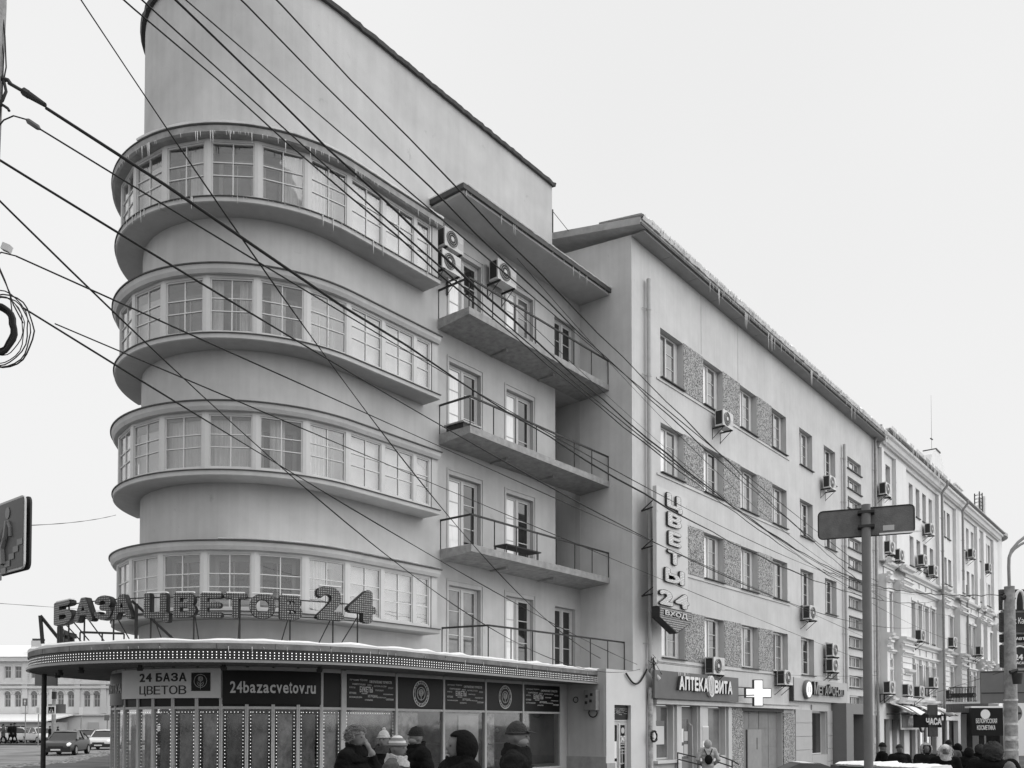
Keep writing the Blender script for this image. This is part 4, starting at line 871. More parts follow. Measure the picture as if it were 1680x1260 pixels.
# ================================================================== AIR CONDITIONERS
def make_ac(name='air_conditioner'):
    o = bpy.data.objects.new(name, None); COL.objects.link(o); ORG[o.name] = Vector(); acw = mat('ac_case', .62, .5, .1, 6)
    q = MB(); q.box(-.39, .39, -.15, .15, 0, .54); q.build('case', acw, o, local=True)
    q = MB(); q.box(-.395, -.391, -.11, .12, .05, .5); q.build('side_coil', METAL, o, local=True)
    q = MB(); q.disc((-.09, -.165, .27), (0, -1, 0), .225, 20, .014); q.build('fan_recess', METAL, o, local=True)
    q = MB()
    for r in (.07, .13, .19, .225): q.tube([(-.09+math.cos(6.283*i/18)*r, -.172, .27+math.sin(6.283*i/18)*r) for i in range(18)], .006, 4, closed=True)
    q.build('fan_guard', acw, o, local=True); q = MB(); q.disc((-.09, -.175, .27), (0, -1, 0), .06, 12, .012); q.build('fan_hub', acw, o, local=True)
    q = MB(); q.box(.17, .38, -.153, -.15, .1, .3); q.build('grille_plate', GREYPRINT, o, local=True)
    for s in (-.3, .3):
        q = MB(); q.box(s-.02, s+.02, -.17, .32, -.045, -.004); q.box(s-.02, s+.02, .28, .32, -.4, -.045); q.tube(((s, -.12, -.04), (s, .3, -.38)), .012, 4); q.build('bracket', METAL, o, local=True)
    return o
ac0 = make_ac(); ac_used = [False]
def ac(p, label, rz=0, s=1., grp='wall mounted air conditioners'):
    o = cp(ac0) if ac_used[0] else ac0
    ac_used[0] = True; o.location = p; o.rotation_euler = (0, 0, rz); o.scale = (s, s, s); return tag(o, label, 'air conditioner', grp)
def ac_px(px, py, Y, label, s=1.): p = onY(px, py, Y); return ac(p-Vector((0, 0, .27*s)), label, 0, s)
ac_px(739, 398, YW-.33, 'upper air conditioner of two stacked beside the top window band'); ac_px(735, 434, YW-.33, 'lower air conditioner half hidden under another by the top balcony door')
ac_px(825, 452, YW-.33, 'white air conditioner above the middle door of the top balcony', 1.15)
Y2 = YF-.33
ac_px(1188, 690, Y2, 'air conditioner dripping icicles below the top floor second window', 1.15); ac_px(1361, 793, Y2, 'air conditioner below the top floor window next to the stair windows', 1.15)
ac_px(1329, 1006, Y2, 'air conditioner below the window just above the phone shop sign row', 1.2); ac_px(1173, 1093, Y2, 'air conditioner right above the pharmacy lettering', 1.2)
ac_px(1288, 1112, Y2, 'air conditioner between the lit cross and the phone shop sign', 1.2); ac_px(1366, 1067, Y2, 'upper of two stacked air conditioners above the phone shop porch', 1.2); ac_px(1366, 1092, Y2, 'lower of two stacked air conditioners above the phone shop porch', 1.2)

# ================================================================== WHITE ORNATE HOUSE (third building)
W3 = thing('ornate_white_house', 'long ornate white five storey house with moulded cornices and many air conditioners', 'building', (52.7, YF, 0))
XA, XB, Z3 = 52.62, 87.4, 18.55
cols5 = [52.95, 54.25, 56.8, 59.3, 60.95, 62.6, 64.25, 68.1, 69.45, 74.05, 75.75, 77.5, 80.1, 82.8, 84.1, 85.8]
cols = [54.1, 59.35, 61.0, 62.7, 64.4, 68.3, 69.7, 74.1, 75.8, 77.5, 80.1, 82.8, 84.1]
wn = .95
ops5 = [(x, x+wn, 15.3, 17.2) for x in cols5]; ops4 = [(x, x+wn, 11.9, 13.8) for x in cols if x != 54.1]+[(54.1, 55.05, 11.9, 13.8)]
ops3 = [(x, x+wn, 7.2, 9.5) for x in cols]; ops2b = [(x, x+wn, 3.65, 5.55) for x in cols]
shp = [(53.4, 57.6, -1.2, 2.0), (58.8, 65.6, -1.2, 2.1), (67.2, 72.2, -1.2, 2.0), (73.5, 80.5, -1.2, 2.2), (81.5, 86.6, -1.2, 2.2)]
q = MB(); facade(q, PF, XA, XB, -1.2, Z3, ops5+ops4+ops3+ops2b+shp, .32)
q.quad((XB, YF, -1.2), (XB, 26, -1.2), (XB, 26, Z3), (XB, YF, Z3)); q.build('wall', STUCCO3, W3, recalc=False)
def simple_window(x, z, h, m_pane, w=wn):
    q = MB(); q.box(0, .06, 0, .06, 0, h); q.box(w-.06, w, 0, .06, 0, h); q.box(.06, w-.06, 0, .06, 0, .06); q.box(.06, w-.06, 0, .06, h-.06, h); q.box(w/2-.03, w/2+.03, 0, .06, .06, h-.06); q.box(.06, w-.06, .001, .05, h*.68, h*.68+.05)
    o = q.build('window', FRAME2, W3, local=True); o.location = Vector((x, YF+.22, z))-ORG[W3.name]; ORG[o.name] = Vector(); g = MB(); g.box(.06, w-.06, .03, .04, .06, h-.06); g.build('pane', m_pane, o, local=True)
    s = MB(); s.box(-.06, w+.06, -.3, .03, -.07, -.004); s.build('sill', FLASH, o, local=True)
rd = random.Random(3)
for a, b_, c, d in ops5+ops4+ops3+ops2b: simple_window(a, c, d-c, rd.choice((FARPANE, FARPANE, MIDPANE, CURT)))  # lighter panes: curtains, reflections and slight haze put into the colour
def straight(x0, x1, y=YF): return [(x0, y, 0, -1), (x1, y, 0, -1)]
def moulding(name, x0, x1, z, prof, y=YF): q = MB(); q.sweep(straight(x0, x1, y), [(o, z+h) for o, h in prof]); return q.build(name, STUCCO3, W3)
big = [(0, 0), (.12, 0), (.18, .2), (.42, .34), (.5, .55), (.62, .62), (.62, .78), (0, .82)]
mid = [(0, 0), (.1, 0), (.12, .12), (.3, .2), (.34, .34), (0, .38)]; low = [(0, 0), (.08, .02), (.12, .1), (.22, .14), (.22, .24), (0, .26)]
moulding('main_cornice', XA+.02, XB+.3, Z3-.75, big)
rf = boxo('roof', ROOFMETAL, W3, XA, XB+.4, YF-.7, 25, Z3+.08, Z3+.2); tubeo('gutter', ZINC, rf, ((XA, YF-.72, Z3+.16), (XB+.4, YF-.72, Z3+.16)), .07, 8)
snowstrip('roof_snow', [(XA+.2+(XB-XA)*i/160, YF-.62, 0, -1) for i in range(161)], -2.4, .1, Z3+.205, .14, rf, 44, .2)
icicles('icicles', lambda t: (XA+.2+14*t, YF-.76, Z3+.16), 90, .1, .9, rf, 45)
q = MB()
for i in range(80):
    x = XA+.3+i*.18
    if noise.noise(Vector((i*.23, 3, 1))) > -.15: q.tube(((x, YF-.74, Z3+.2), (x+random.uniform(-.05, .05), YF-.76, Z3+.42)), .008, 4)
o = q.build('snow_guard', METAL, rf); o['kind'] = 'stuff'
# stepped bays: pilasters and two orders of cornices
pil = [(52.7, 53.25), (55.6, 57.9), (66.1, 67.6), (71.3, 73.2), (78.7, 79.6), (81.2, 82.3), (85.4, 87.2)]
for x0, x1 in pil:
    boxo('pilaster', STUCCO3, W3, x0+.05, x1-.05, YF-.22, YF-.003, 11.2, Z3-.76)
    boxo('pilaster', STUCCO3, W3, x0, x1, YF-.42, YF-.004, 2.95, 10.4)
    for z in (9.9, 6.3): moulding('capital', x0-.1, x1+.1, z, [(o+.42, h) for o, h in low][0:1]+[(.5, .02), (.56, .1), (.66, .14), (.66, .24), (.42, .26)])
edges = [XA+.05]+[v for p in pil for v in p]+[XB-.05]
for x0, x1, off in [(a, b_, .0) for a, b_ in zip(edges[0::2], edges[1::2]) if b_-a > .2]+[(a, b_, .42) for a, b_ in pil]:
    yy = YF-off-.001
    moulding('cornice', x0, x1, 10.95, mid, yy); moulding('cornice', x0, x1, 10.25, low, yy); moulding('string_course', x0, x1, 6.62, mid, yy); moulding('string_course', x0, x1, 5.9, low, yy); moulding('shop_cornice', x0, x1, 2.95, mid, yy)
    n = max(1, int((x1-x0)/1.6))
    if off == 0:
        for i in range(n):
            a = x0+(x1-x0)*i/n+.25; c = x0+(x1-x0)*(i+1)/n-.25
            for zz in (6.18, 10.5): boxo('relief_panel', STUCCO3, W3, a, c, YF-.06, YF-.0015, zz, zz+.4)
for x in cols:
    boxo('window_hood', STUCCO3, W3, x-.16, x+wn+.16, YF-.14, YF-.0025, 9.6, 9.78)
    for zz, hh in ((7.1, 2.48), (3.55, 2.1)):
        boxo('window_jamb', STUCCO3, W3, x-.16, x-.02, YF-.07, YF-.0025, zz, zz+hh); boxo('window_jamb', STUCCO3, W3, x+wn+.02, x+wn+.16, YF-.07, YF-.0025, zz, zz+hh)
    boxo('keystone', STUCCO3, W3, x+wn/2-.14, x+wn/2+.14, YF-.16, YF-.0025, 5.6, 5.88)
q = MB()
for i in range(170): x = XA+.1+i*.205; q.box(x, x+.1, YF-.34, YF-.1, Z3-.55, Z3-.4)
q.build('dentils', STUCCO3, W3)['kind'] = 'stuff'
for i in range(9):
    for x0_, x1_ in pil:
        if x1_-x0_ > 1.2: boxo('rustication_block', STUCCO3, W3, x0_+.06, x1_-.06, YF-.47, YF-.421, 3.3+i*.36, 3.58+i*.36)
for x in (53.5, 56.7): moulding('door_hood', x-.6, x+.9, 4.7, [(o+.0, h) for o, h in mid], YF-.42 if x > 55 else YF)
# attic gable with arched opening and spike
g = MB(); gx = 66.6; V = [(1.35*x_, .85*z_) for x_, z_ in [(-2.1, 0), (2.1, 0), (2.0, .5), (1.55, .8), (1.25, 1.9), (.8, 2.3), (.55, 2.55), (0, 2.85), (-.55, 2.55), (-.8, 2.3), (-1.25, 1.9), (-1.55, .8), (-2.0, .5)]]
g.add([(gx+x, YF-.1, Z3+.2+z) for x, z in V]+[(gx+x, YF+.7, Z3+.2+z) for x, z in V], [tuple(range(13)), tuple(reversed(range(13, 26)))]+[(i, i+13, (i+1) % 13+13, (i+1) % 13) for i in range(13)]); gb = g.build('attic_gable', STUCCO3, W3)
g = MB(); g.add([(gx+.45*math.cos(a), YF-.106, Z3+.85+.45*math.sin(a)) for a in [math.pi*i/10 for i in range(11)]]+[(gx-.45, YF-.106, Z3+.4), (gx+.45, YF-.106, Z3+.4)], [tuple(range(13))]); g.build('arched_niche', FARPANE, gb)
for s in (-1, 1): boxo('gable_cap', FLASH, gb, gx+s*.3-.3, gx+s*.3+.3, YF-.15, YF+.75, Z3+2.4, Z3+2.5)
q = MB(); q.tube(((gx, YF+.3, Z3+2.5), (gx, YF+.3, Z3+6.5)), (.012, .006), 5); q.tube(((gx-.25, YF+.3, Z3+3.35), (gx+.25, YF+.3, Z3+3.4)), .05, 5); q.build('lightning_rod', METAL, gb)
q = MB()      # parapet balusters beside the gable
for i in range(14): q.tube(((69.6+i*.16, YF-.55, Z3+.2), (69.6+i*.16, YF-.55, Z3+.62)), .05, 5)
q.build('balustrade', STUCCO3, W3)['kind'] = 'stuff'
boxo('balustrade_rail', STUCCO3, W3, 69.4, 72.0, YF-.66, YF-.44, Z3+.62, Z3+.72)
for x, z0, z1 in ((65.75, -.8, 17.7), (72.1, 12.5, 17.7), (73.3, 2.9, 12.3)): drainpipe(x, z0, z1, YF-.52, ZINC, W3, .085, elbow=z1 > 17)
# rounded end tower with aerials
q = MB(); q.tube(((90.4, 18.2, -1.2), (90.4, 18.2, 18.9)), 3.1, 40); tw = q.build('end_turret', STUCCO3, W3, smooth=True)
q = MB(); q.tube(((90.4, 18.2, 18.9), (90.4, 18.2, 19.2)), (3.6, 3.6), 40); q.build('turret_roof', ROOFMETAL, tw, smooth=True)
t = thing('phone_mast', 'lattice phone mast with white antenna panels on the far roof end', 'mast', (89.6, 16.6, 19.2))
bz = 19.2
for dx, dy in ((-.35, -.2), (.2, .3), (.35, -.3)):
    q = MB(); q.tube(((89.4+dx, 16.8+dy, bz), (89.4+dx, 16.8+dy, bz+3.9)), .05, 6); q.build('leg', METAL, t)
for i in range(11): q = MB(); q.tube(((89.05, 16.6, bz+.3+i*.34), (89.6, 17.1, bz+.3+i*.34), (89.75, 16.5, bz+.3+i*.34)), .025, 4, closed=True); q.build('rung', METAL, t)
for dx, dy in ((.65, -.2), (.9, .2), (1.2, .0)): q = MB(); q.tube(((89.4+dx, 16.6+dy, bz+.5), (89.4+dx, 16.6+dy, bz+3.6)), .15, 8); q.build('antenna_panel', WHITE, t, smooth=True)
# ---- its shops
boxo('shop_fill', mat('shop_dark', .06, .3, .4, 1.5), W3, 53.4, 57.6, YF+.3, YF+.34, -1.2, 2.0); boxo('shop_fill', mat('shop_dark', .06), W3, 58.8, 65.6, YF+.3, YF+.34, -1.2, 2.1); boxo('shop_fill', mat('shop_dark', .06), W3, 67.2, 86.6, YF+.4, YF+.44, -1.2, 2.2)
for x in (54.7, 56.2, 60.4, 62.0, 63.8, 69.0, 76.0, 78.2, 83.3): boxo('shop_pier', STUCCO3, W3, x, x+.5, YF+.05, YF+.29, -1.2, 2.0)
for x in (61.5, 63.2): boxo('light_tube', LITW, W3, x, x+.12, YF-.05, YF+.03, -.6, 1.6)
AW = [('torn white and dark awning nearest the drainpipe', 53.8, 57.6), ('sagging pale awning in the middle of the white house', 59.0, 61.8), ('wide snow covered awning above the second pharmacy', 62.2, 66.2)]
for i, (lb, x0, x1) in enumerate(AW):
    t = thing('shop_awning', lb, 'awning', (x0, YF-.5, 2.3)); q = MB(); n = 8
    for j in range(n+1):
        u = j/n; x = x0+(x1-x0)*u; sg = .12*math.sin(u*9+i)
        q.v += [(x, YF-.05, 2.95), (x, YF-.7, 2.72+sg*.4), (x, YF-1.35, 2.3+sg)]
    for j in range(n):
        for k in range(2): q.f.append((3*j+k, 3*j+3+k, 3*j+4+k, 3*j+1+k)); q.m.append(0 if (j+i) % 4 else 1)
    o = q.build('cloth', [SNOW, DSIGN], t, recalc=False)
    for x in (x0+.1, x1-.1): q = MB(); q.tube(((x, YF-.02, 2.3), (x, YF-1.3, 2.3)), .03, 5); q.build('arm', METAL, t)
t = thing('second_pharmacy_sign', 'pale edged dark pharmacy board with oval snake emblem on the white house', 'sign', (57, YF-.8, 1.6))
boxo('board', PALE, t, 54.6, 59.3, YF-.62, YF-.56, 1.38, 2.42); boxo('face', MSIGN, t, 54.75, 59.15, YF-.65, YF-.621, 1.5, 2.3)
text('word', 'АПТЕКА', WHITE, t, (55.9, YF-.66, 1.62), (1, 0, 0), (0, 0, 1), 2.4, .58, .02, .04)
q = MB(); q.disc((59.1, YF-.72, 1.9), (0, -1, 0), .72, 20, .1, rx=.62); o = q.build('oval_case', FLASH, t); q = MB(); q.disc((59.1, YF-.725, 1.9), (0, -1, 0), .6, 20, .01, rx=.46); q.build('oval_face', PALE, o); q = MB(); q.disc((59.1, YF-.74, 1.78), (0, -1, 0), .3, 14, .01, rx=.25); q.build('bowl', MSIGN, o)
t = thing('hours_sign', 'dark projecting cross sign lettered for opening hours', 'sign', (63, 13.6, 1.8))
p = atD(1500, 1188, 52); p2 = atD(1545, 1181, 52); z0 = p.z
d = (p2-p); d.z = 0; L = d.length; d.normalize(); nn = Vector((d.y, -d.x, 0))
q = MB(); q.obox(Vector((p.x, p.y, z0-.2)), d*L, -nn*.15, (0, 0, .75)); q.build('board', BLACK, t)
q = MB(); q.obox(Vector((p.x, p.y, z0-.75))+d*L*.52, d*.55, -nn*.16, (0, 0, 1.9)); q.build('cross_arm', FLASH, t)
text('word', 'ЧАСА', WHITE, t, Vector((p.x, p.y, z0-.05))+d*L*.42+nn*.03, d, (0, 0, 1), L*.56, .42, .02, .04)
# dark shop fascia, balcony and canopy at the far end
t = thing('cosmetics_shop_sign', 'black fascia with white two line cosmetics lettering and snow on top', 'sign', (81, YF-1, 2.2))
p = atD(1594, 1205, 55); p2 = atD(1646, 1205, 55); d = p2-p; d.z = 0; L = d.length; d.normalize(); nn = Vector((d.y, -d.x, 0)); zz = atD(1600, 1207, 55).z
q = MB(); q.obox(Vector((p.x, p.y, zz)), d*L, -nn*.3, (0, 0, 1.75)); q.build('board', BLACK, t)
text('word', 'БЕЛОРУССКАЯ', WHITE, t, Vector((p.x, p.y, zz+.78))+d*L*.14+nn*.02, d, (0, 0, 1), L*.66, .3, .01, .012); text('word', 'КОСМЕТИКА', WHITE, t, Vector((p.x, p.y, zz+.36))+d*L*.17+nn*.02, d, (0, 0, 1), L*.58, .3, .01, .012)
q = MB(); q.disc(Vector((p.x, p.y, zz+1.35))+d*L*.44+nn*.02, nn, .3, 16, .02); q.build('logo', WHITE, t)
q = MB(); q.obox(Vector((p.x, p.y, zz+1.752)), d*L, -nn*.8, (0, 0, .1)); q.build('snow', SNOW, t)
t = thing('shop_porch_roof', 'ribbed porch roof with snow on top and iron balcony rail above', 'porch', (73, 13.8, 2))
pa, pb = atD(1552, 1165, 58), atD(1622, 1168, 56); d = pb-pa; d.z = 0; L = d.length; d.normalize(); nn = Vector((d.y, -d.x, 0)); zz = pa.z-.15
q = MB(); q.obox(Vector((pa.x, pa.y, zz)), d*L, -nn*1.5, (0, 0, .55)); o = q.build('fascia', MSIGN, t)
for i in range(22): q = MB(); q.obox(Vector((pa.x, pa.y, zz+.02))+d*(L*i/22+.03), d*.08, nn*.03, (0, 0, .5)); q.build('rib', MSIGN, o)
q = MB(); q.obox(Vector((pa.x, pa.y, zz+.552)), d*L, -nn*1.5, (0, 0, .12)); q.build('snow', SNOW, t)
for i in range(18):
    q = MB(); b0 = Vector((pa.x, pa.y, zz+.66))-nn*.5+d*(L*.62*i/17); q.tube((b0, b0+Vector((0, 0, .95))), .025, 4)
    if i < 17: q.tube([b0+d*(L*.62/34)+d*(.12*math.cos(a))+Vector((0, 0, .45+.14*math.sin(a))) for a in [j*.785 for j in range(8)]], .02, 4, closed=True)
    q.build('iron_bar', METAL, t)
q = MB(); b0 = Vector((pa.x, pa.y, zz+1.62))-nn*.5; q.obox(b0, d*L*.64, -nn*.05, (0, 0, .06)); q.build('rail', METAL, t)
q = MB(); b0 = Vector((pa.x, pa.y, -1.5))-nn*1.6; q.obox(b0+d*.3, d*(L*.55), -nn*.3, (0, 0, zz+1.5)); q.build('shop_recess', mat('shop_dark', .06), t)
for f in (.12, .4): q = MB(); q.obox(b0+d*L*f+nn*.1, d*.35, -nn*.09, (0, 0, zz+1.4)); q.build('pier', GREYPRINT, t)
# air conditioners of the white house
L3 = [(1452, 804, 'top floor air conditioner nearest the tall drainpipe of the white house'), (1525, 869, 'air conditioner under the last of four top windows on the white house'), (1459, 899, 'lone air conditioner just right of the sign pole on the white wall'), (1475, 912, 'thin air conditioner seen edge on above the upper cornice'), (1514, 920, 'air conditioner resting on the upper cornice left of a pair'), (1531, 937, 'air conditioner at the right end of the upper cornice'), (1594, 909, 'top floor air conditioner in the middle of the far bay'), (1621, 932, 'top floor air conditioner nearest the far turret'), (1510, 1043, 'air conditioner on the third floor window row of the white house'), (1563, 1054, 'narrow air conditioner beside the far drainpipe at mid height'), (1607, 1068, 'air conditioner in the far bay at mid height'), (1459, 1128, 'large air conditioner at second floor nearest the drainpipe'), (1489, 1132, 'second floor air conditioner under the small hood'), (1508, 1135, 'second floor air conditioner lowest of the row'), (1531, 1120, 'second floor air conditioner set higher on the white wall'), (1557, 1140, 'air conditioner above the iron balcony rail')]
for i, (x, y, lb) in enumerate(L3): ac_px(x, y, YF-.62 if y > 1000 else YF-.35, lb, 1.3)

# ================================================================== FAR ARCHED HOUSE across the road
FH = Vector((FW.x, FW.y, 0)).normalized(); DH = 97.
U = lambda px, D=DH: (px-PCX)/FPX*D
ZP = lambda y, D=DH: EYE+(1191-y)/FPX*D
def PH_(u, z, d): p = RT*u+FH*(DH+d); return (p.x, p.y, z)
AH = thing('arched_house', 'pale two storey house with arched windows beyond the road', 'building', tuple(RT*U(90)+FH*DH))
pairs = [12, 29, 55.5, 72, 99, 116, 142.5, 158.5, -31, -14, 186, 202]
up_ = [(U(p)-.36, U(p)+.36, 6.9, 8.2) for p in pairs]; dn = [(U(p)-.34, U(p)+.34, 3.7, 5.1) for p in pairs]
q = MB(); u0, u1 = U(-90), U(260); facade(q, PH_, u0, u1, -.3, 9.1, up_+dn, .25); q.build('wall', mat('arched_house_paint', .72, .9, .08, .6), AH, recalc=False)
Rm = Matrix((RT, FH, Vector((0, 0, 1)))).transposed().to_4x4()
RZH = math.atan2(RT.y, RT.x)
def far_win(u, z, h, w, arch):
    q = MB(); q.box(0, .06, 0, .05, 0, h); q.box(w-.06, w, 0, .05, 0, h); q.box(.06, w-.06, 0, .05, 0, .06); q.box(.06, w-.06, 0, .05, h-.06, h); q.box(w/2-.02, w/2+.02, .001, .05, .06, h-.06); q.box(.06, w-.06, .001, .045, h*.62, h*.62+.05)
    o = q.build('window', FRAME, AH, local=True); p = Vector(PH_(u, z, .12)); o.location = p-ORG[AH.name]; o.rotation_euler = (0, 0, RZH); ORG[o.name] = Vector()
    g = MB(); g.box(.06, w-.06, .02, .03, .06, h-.06); g.build('pane', MIDPANE, o, local=True)
    if arch:
        a = MB(); a.add([(w/2+(w/2)*math.cos(t), -.125, h+(w/2)*math.sin(t)) for t in [math.pi*i/10 for i in range(11)]], [tuple(range(11))]); a.build('arch_pane', MIDPANE, o, local=True)
        a = MB(); a.tube([(w/2+(w/2+.1)*math.cos(t), -.16, h+(w/2+.1)*math.sin(t)) for t in [math.pi*i/10 for i in range(11)]], .07, 5); a.build('arch_moulding', WHITEWALL, o, local=True)
    else:
        a = MB(); a.box(-.12, 0, -.17, -.13, -.1, h+.15); a.box(w, w+.12, -.17, -.13, -.1, h+.15); a.box(0, w, -.17, -.13, h, h+.15); a.build('surround', WHITEWALL, o, local=True)
for a, b_, c, d in up_: far_win(a, c, d-c, b_-a, False)
for a, b_, c, d in dn: far_win(a, c, d-c, b_-a, True)
def hb(name, m_, parent, ua, ub, za, zb, d0, d1): q = MB(); q.obox(PH_(ua, za, d0), RT*(ub-ua), FH*(d1-d0), (0, 0, zb-za)); return q.build(name, m_, parent)
for z, h, o_ in ((8.75, .5, .4), (6.2, .22, .2), (5.75, .25, .25), (2.75, .2, .25)): hb('cornice', WHITEWALL, AH, u0, u1, z, z+h, -o_, -.003)
for px in (41, 86, 127, 170): hb('pilaster', WHITEWALL, AH, U(px)-.3, U(px)+.3, 3.0, 8.74, -.14, -.004)
q = MB(); q.add([PH_(u0, 9.25, -.5), PH_(u1, 9.25, -.5), PH_(u1, 10.9, 4), PH_(u0, 10.9, 4)], [(0, 1, 2, 3)]); rf = q.build('roof', SNOW, AH)
hb('chimney', WHITEWALL, rf, U(47), U(64), 9.2, 11.1, .3, 1.6)
for px in (50, 59): hb('chimney_cap', FLASH, rf, U(px)-.2, U(px)+.3, 11.1, 11.35, .5, 1.1)
t = thing('low_kiosk_row', 'low lean-to shop row with snowy roof in front of the arched house', 'kiosk', tuple(RT*U(50)+FH*(DH-6)))
q = MB(); fa = lambda u, z, d: tuple(Vector(PH_(u, z, d-5)))
q.obox(fa(U(-60), -.2, 0), RT*(U(112)-U(-60)), FH*4.9, (0, 0, 2.2)); q.build('wall', mat('kiosk_wall', .55, .8, .2, 1), t)
q = MB(); q.add([fa(U(-60), 2.0, -.4), fa(U(114), 2.0, -.4), fa(U(123), 2.75, 4.6), fa(U(-60), 2.75, 4.6), fa(U(-60), 2.15, -.4), fa(U(114), 2.15, -.4), fa(U(123), 2.9, 4.6), fa(U(-60), 2.9, 4.6)], ((0, 3, 2, 1), (4, 5, 6, 7), (0, 1, 5, 4), (1, 2, 6, 5), (2, 3, 7, 6), (3, 0, 4, 7))); q.build('roof', SNOW, t)
for px0, px1 in ((2, 14), (17, 34), (46, 51), (53, 59), (61, 67), (69, 75), (77, 82), (103, 108)):
    q = MB(); q.obox(fa(U(px0), .3, -.06), RT*(U(px1)-U(px0)), FH*.05, (0, 0, 1.3)); q.build('shop_pane', DARKPANE, t)
hb('garage_door', mat('garage_door', .5, .7), AH, U(145), U(162), -.1, 2.0, -.12, -.03)

# ================================================================== ROAD SIGNS across the road
def post_sign(name, label, px, D, ytop, ybot, wpx, face, mark=None, zg=-.13):
    p = fr(D, px); t = thing(name, label, 'road sign', (p.x, p.y, p.z-.15)); zt, zb = ZP(ytop, D), ZP(ybot, D); w = wpx/FPX*D
    tubeo('post', ZINC, t, ((p.x, p.y, -.2), (p.x, p.y, zt)), .045, 8)
    o = MB(); A = Vector((p.x, p.y, zb))-RT*w/2-FH*.08; o.obox(A, RT*w, -FH*.04, (0, 0, zt-zb)); o = o.build('plate', face, t); return t, A-FH*.045, w, zt-zb
t, A, w, h = post_sign('crossing_sign', 'square pedestrian crossing sign facing the camera by the canopy post', 85.5, 57, 1158, 1172, 13, WHITE)
q = MB(); q.add([A+RT*w*.12+Vector((0, 0, h*.12)), A+RT*w*.88+Vector((0, 0, h*.12)), A+RT*w*.88+Vector((0, 0, h*.88)), A+RT*w*.12+Vector((0, 0, h*.88))], [(0, 1, 2, 3)]); q.build('field', BLACK, t)
q = MB(); B_ = A-FH*.006; q.add([B_+RT*w*.2+Vector((0, 0, h*.2)), B_+RT*w*.8+Vector((0, 0, h*.2)), B_+RT*w*.5+Vector((0, 0, h*.82))], [(0, 1, 2)]); q.build('triangle', WHITE, t)
q = MB(); B_ = A-FH*.012
for pp in (((.5, .62), (.5, .45)), ((.5, .45), (.42, .25)), ((.5, .45), (.58, .25)), ((.5, .55), (.4, .45)), ((.5, .55), (.6, .47))): q.tube([B_+RT*w*x+Vector((0, 0, h*z)) for x, z in pp], .03, 4)
q.disc(B_+RT*w*.5+Vector((0, 0, h*.68)), -FH, .045, 8); q.build('walker', BLACK, t)
t, A, w, h = post_sign('edge_on_sign', 'narrow crossing sign left of the canopy post', 63, 74, 1158, 1172, 8, WHITE); q = MB(); q.obox(A+RT*w*.25+Vector((0, 0, h*.2)), RT*w*.5, -FH*.01, (0, 0, h*.6)); q.build('field', GREYPRINT, t)
t, A, w, h = post_sign('arrow_sign', 'one way arrow sign on a thin post far left', 41.5, 80, 1146, 1158, 8, MSIGN)
q = MB(); B_ = A-FH*.006; q.add([B_+RT*w*x+Vector((0, 0, h*z)) for x, z in ((.42, .15), (.58, .15), (.58, .55), (.75, .55), (.5, .9), (.25, .55), (.42, .55))], [tuple(range(7))]); q.build('arrow', WHITE, t)
t, A, w, h = post_sign('parking_lot_sign', 'narrow white sign right of the crossing sign', 133, 76, 1160, 1173, 5, WHITE)
t, A, w, h = post_sign('grey_sign_back', 'small grey sign back beside the shop front edge', 176, 70, 1173, 1182, 8, MSIGN)
p = fr(60, 88); t = thing('traffic_signal', 'traffic light with sign backs on a stout pole beyond the canopy', 'traffic light', (p.x, p.y, -.2)); tubeo('pole', mat('wrapped_pole', .4, .8, .3, 6), t, ((p.x, p.y, -.2), (p.x, p.y, ZP(1130, 60))), .13, 10)
q = MB(); q.obox(Vector((p.x, p.y, ZP(1147, 60)))-FH*.2+RT*.05, RT*.24, -FH*.2, (0, 0, .5)); q.build('lamp_head', METAL, t); q = MB(); q.obox(Vector((p.x, p.y, ZP(1170, 60)))-RT*.5+FH*.2, RT*1.2, FH*.04, (0, 0, .62)); q.build('back_plate', MSIGN, t)
p = fr(24, 74); t = thing('hanging_sign_panel', 'dark blank panel hanging below the canopy by the post', 'sign', (p.x, p.y, 2.4)); za, zb = ZP(1125, 24), ZP(1106, 24)
q = MB(); q.obox(Vector((p.x, p.y, za))-RT*.3, RT*.6, FH*.06, (0, 0, zb-za)); q.build('panel', MSIGN, t); q = MB(); q.tube(((p.x, p.y, zb), (p.x, p.y, 2.93)), .02, 5); q.build('hanger', METAL, t)

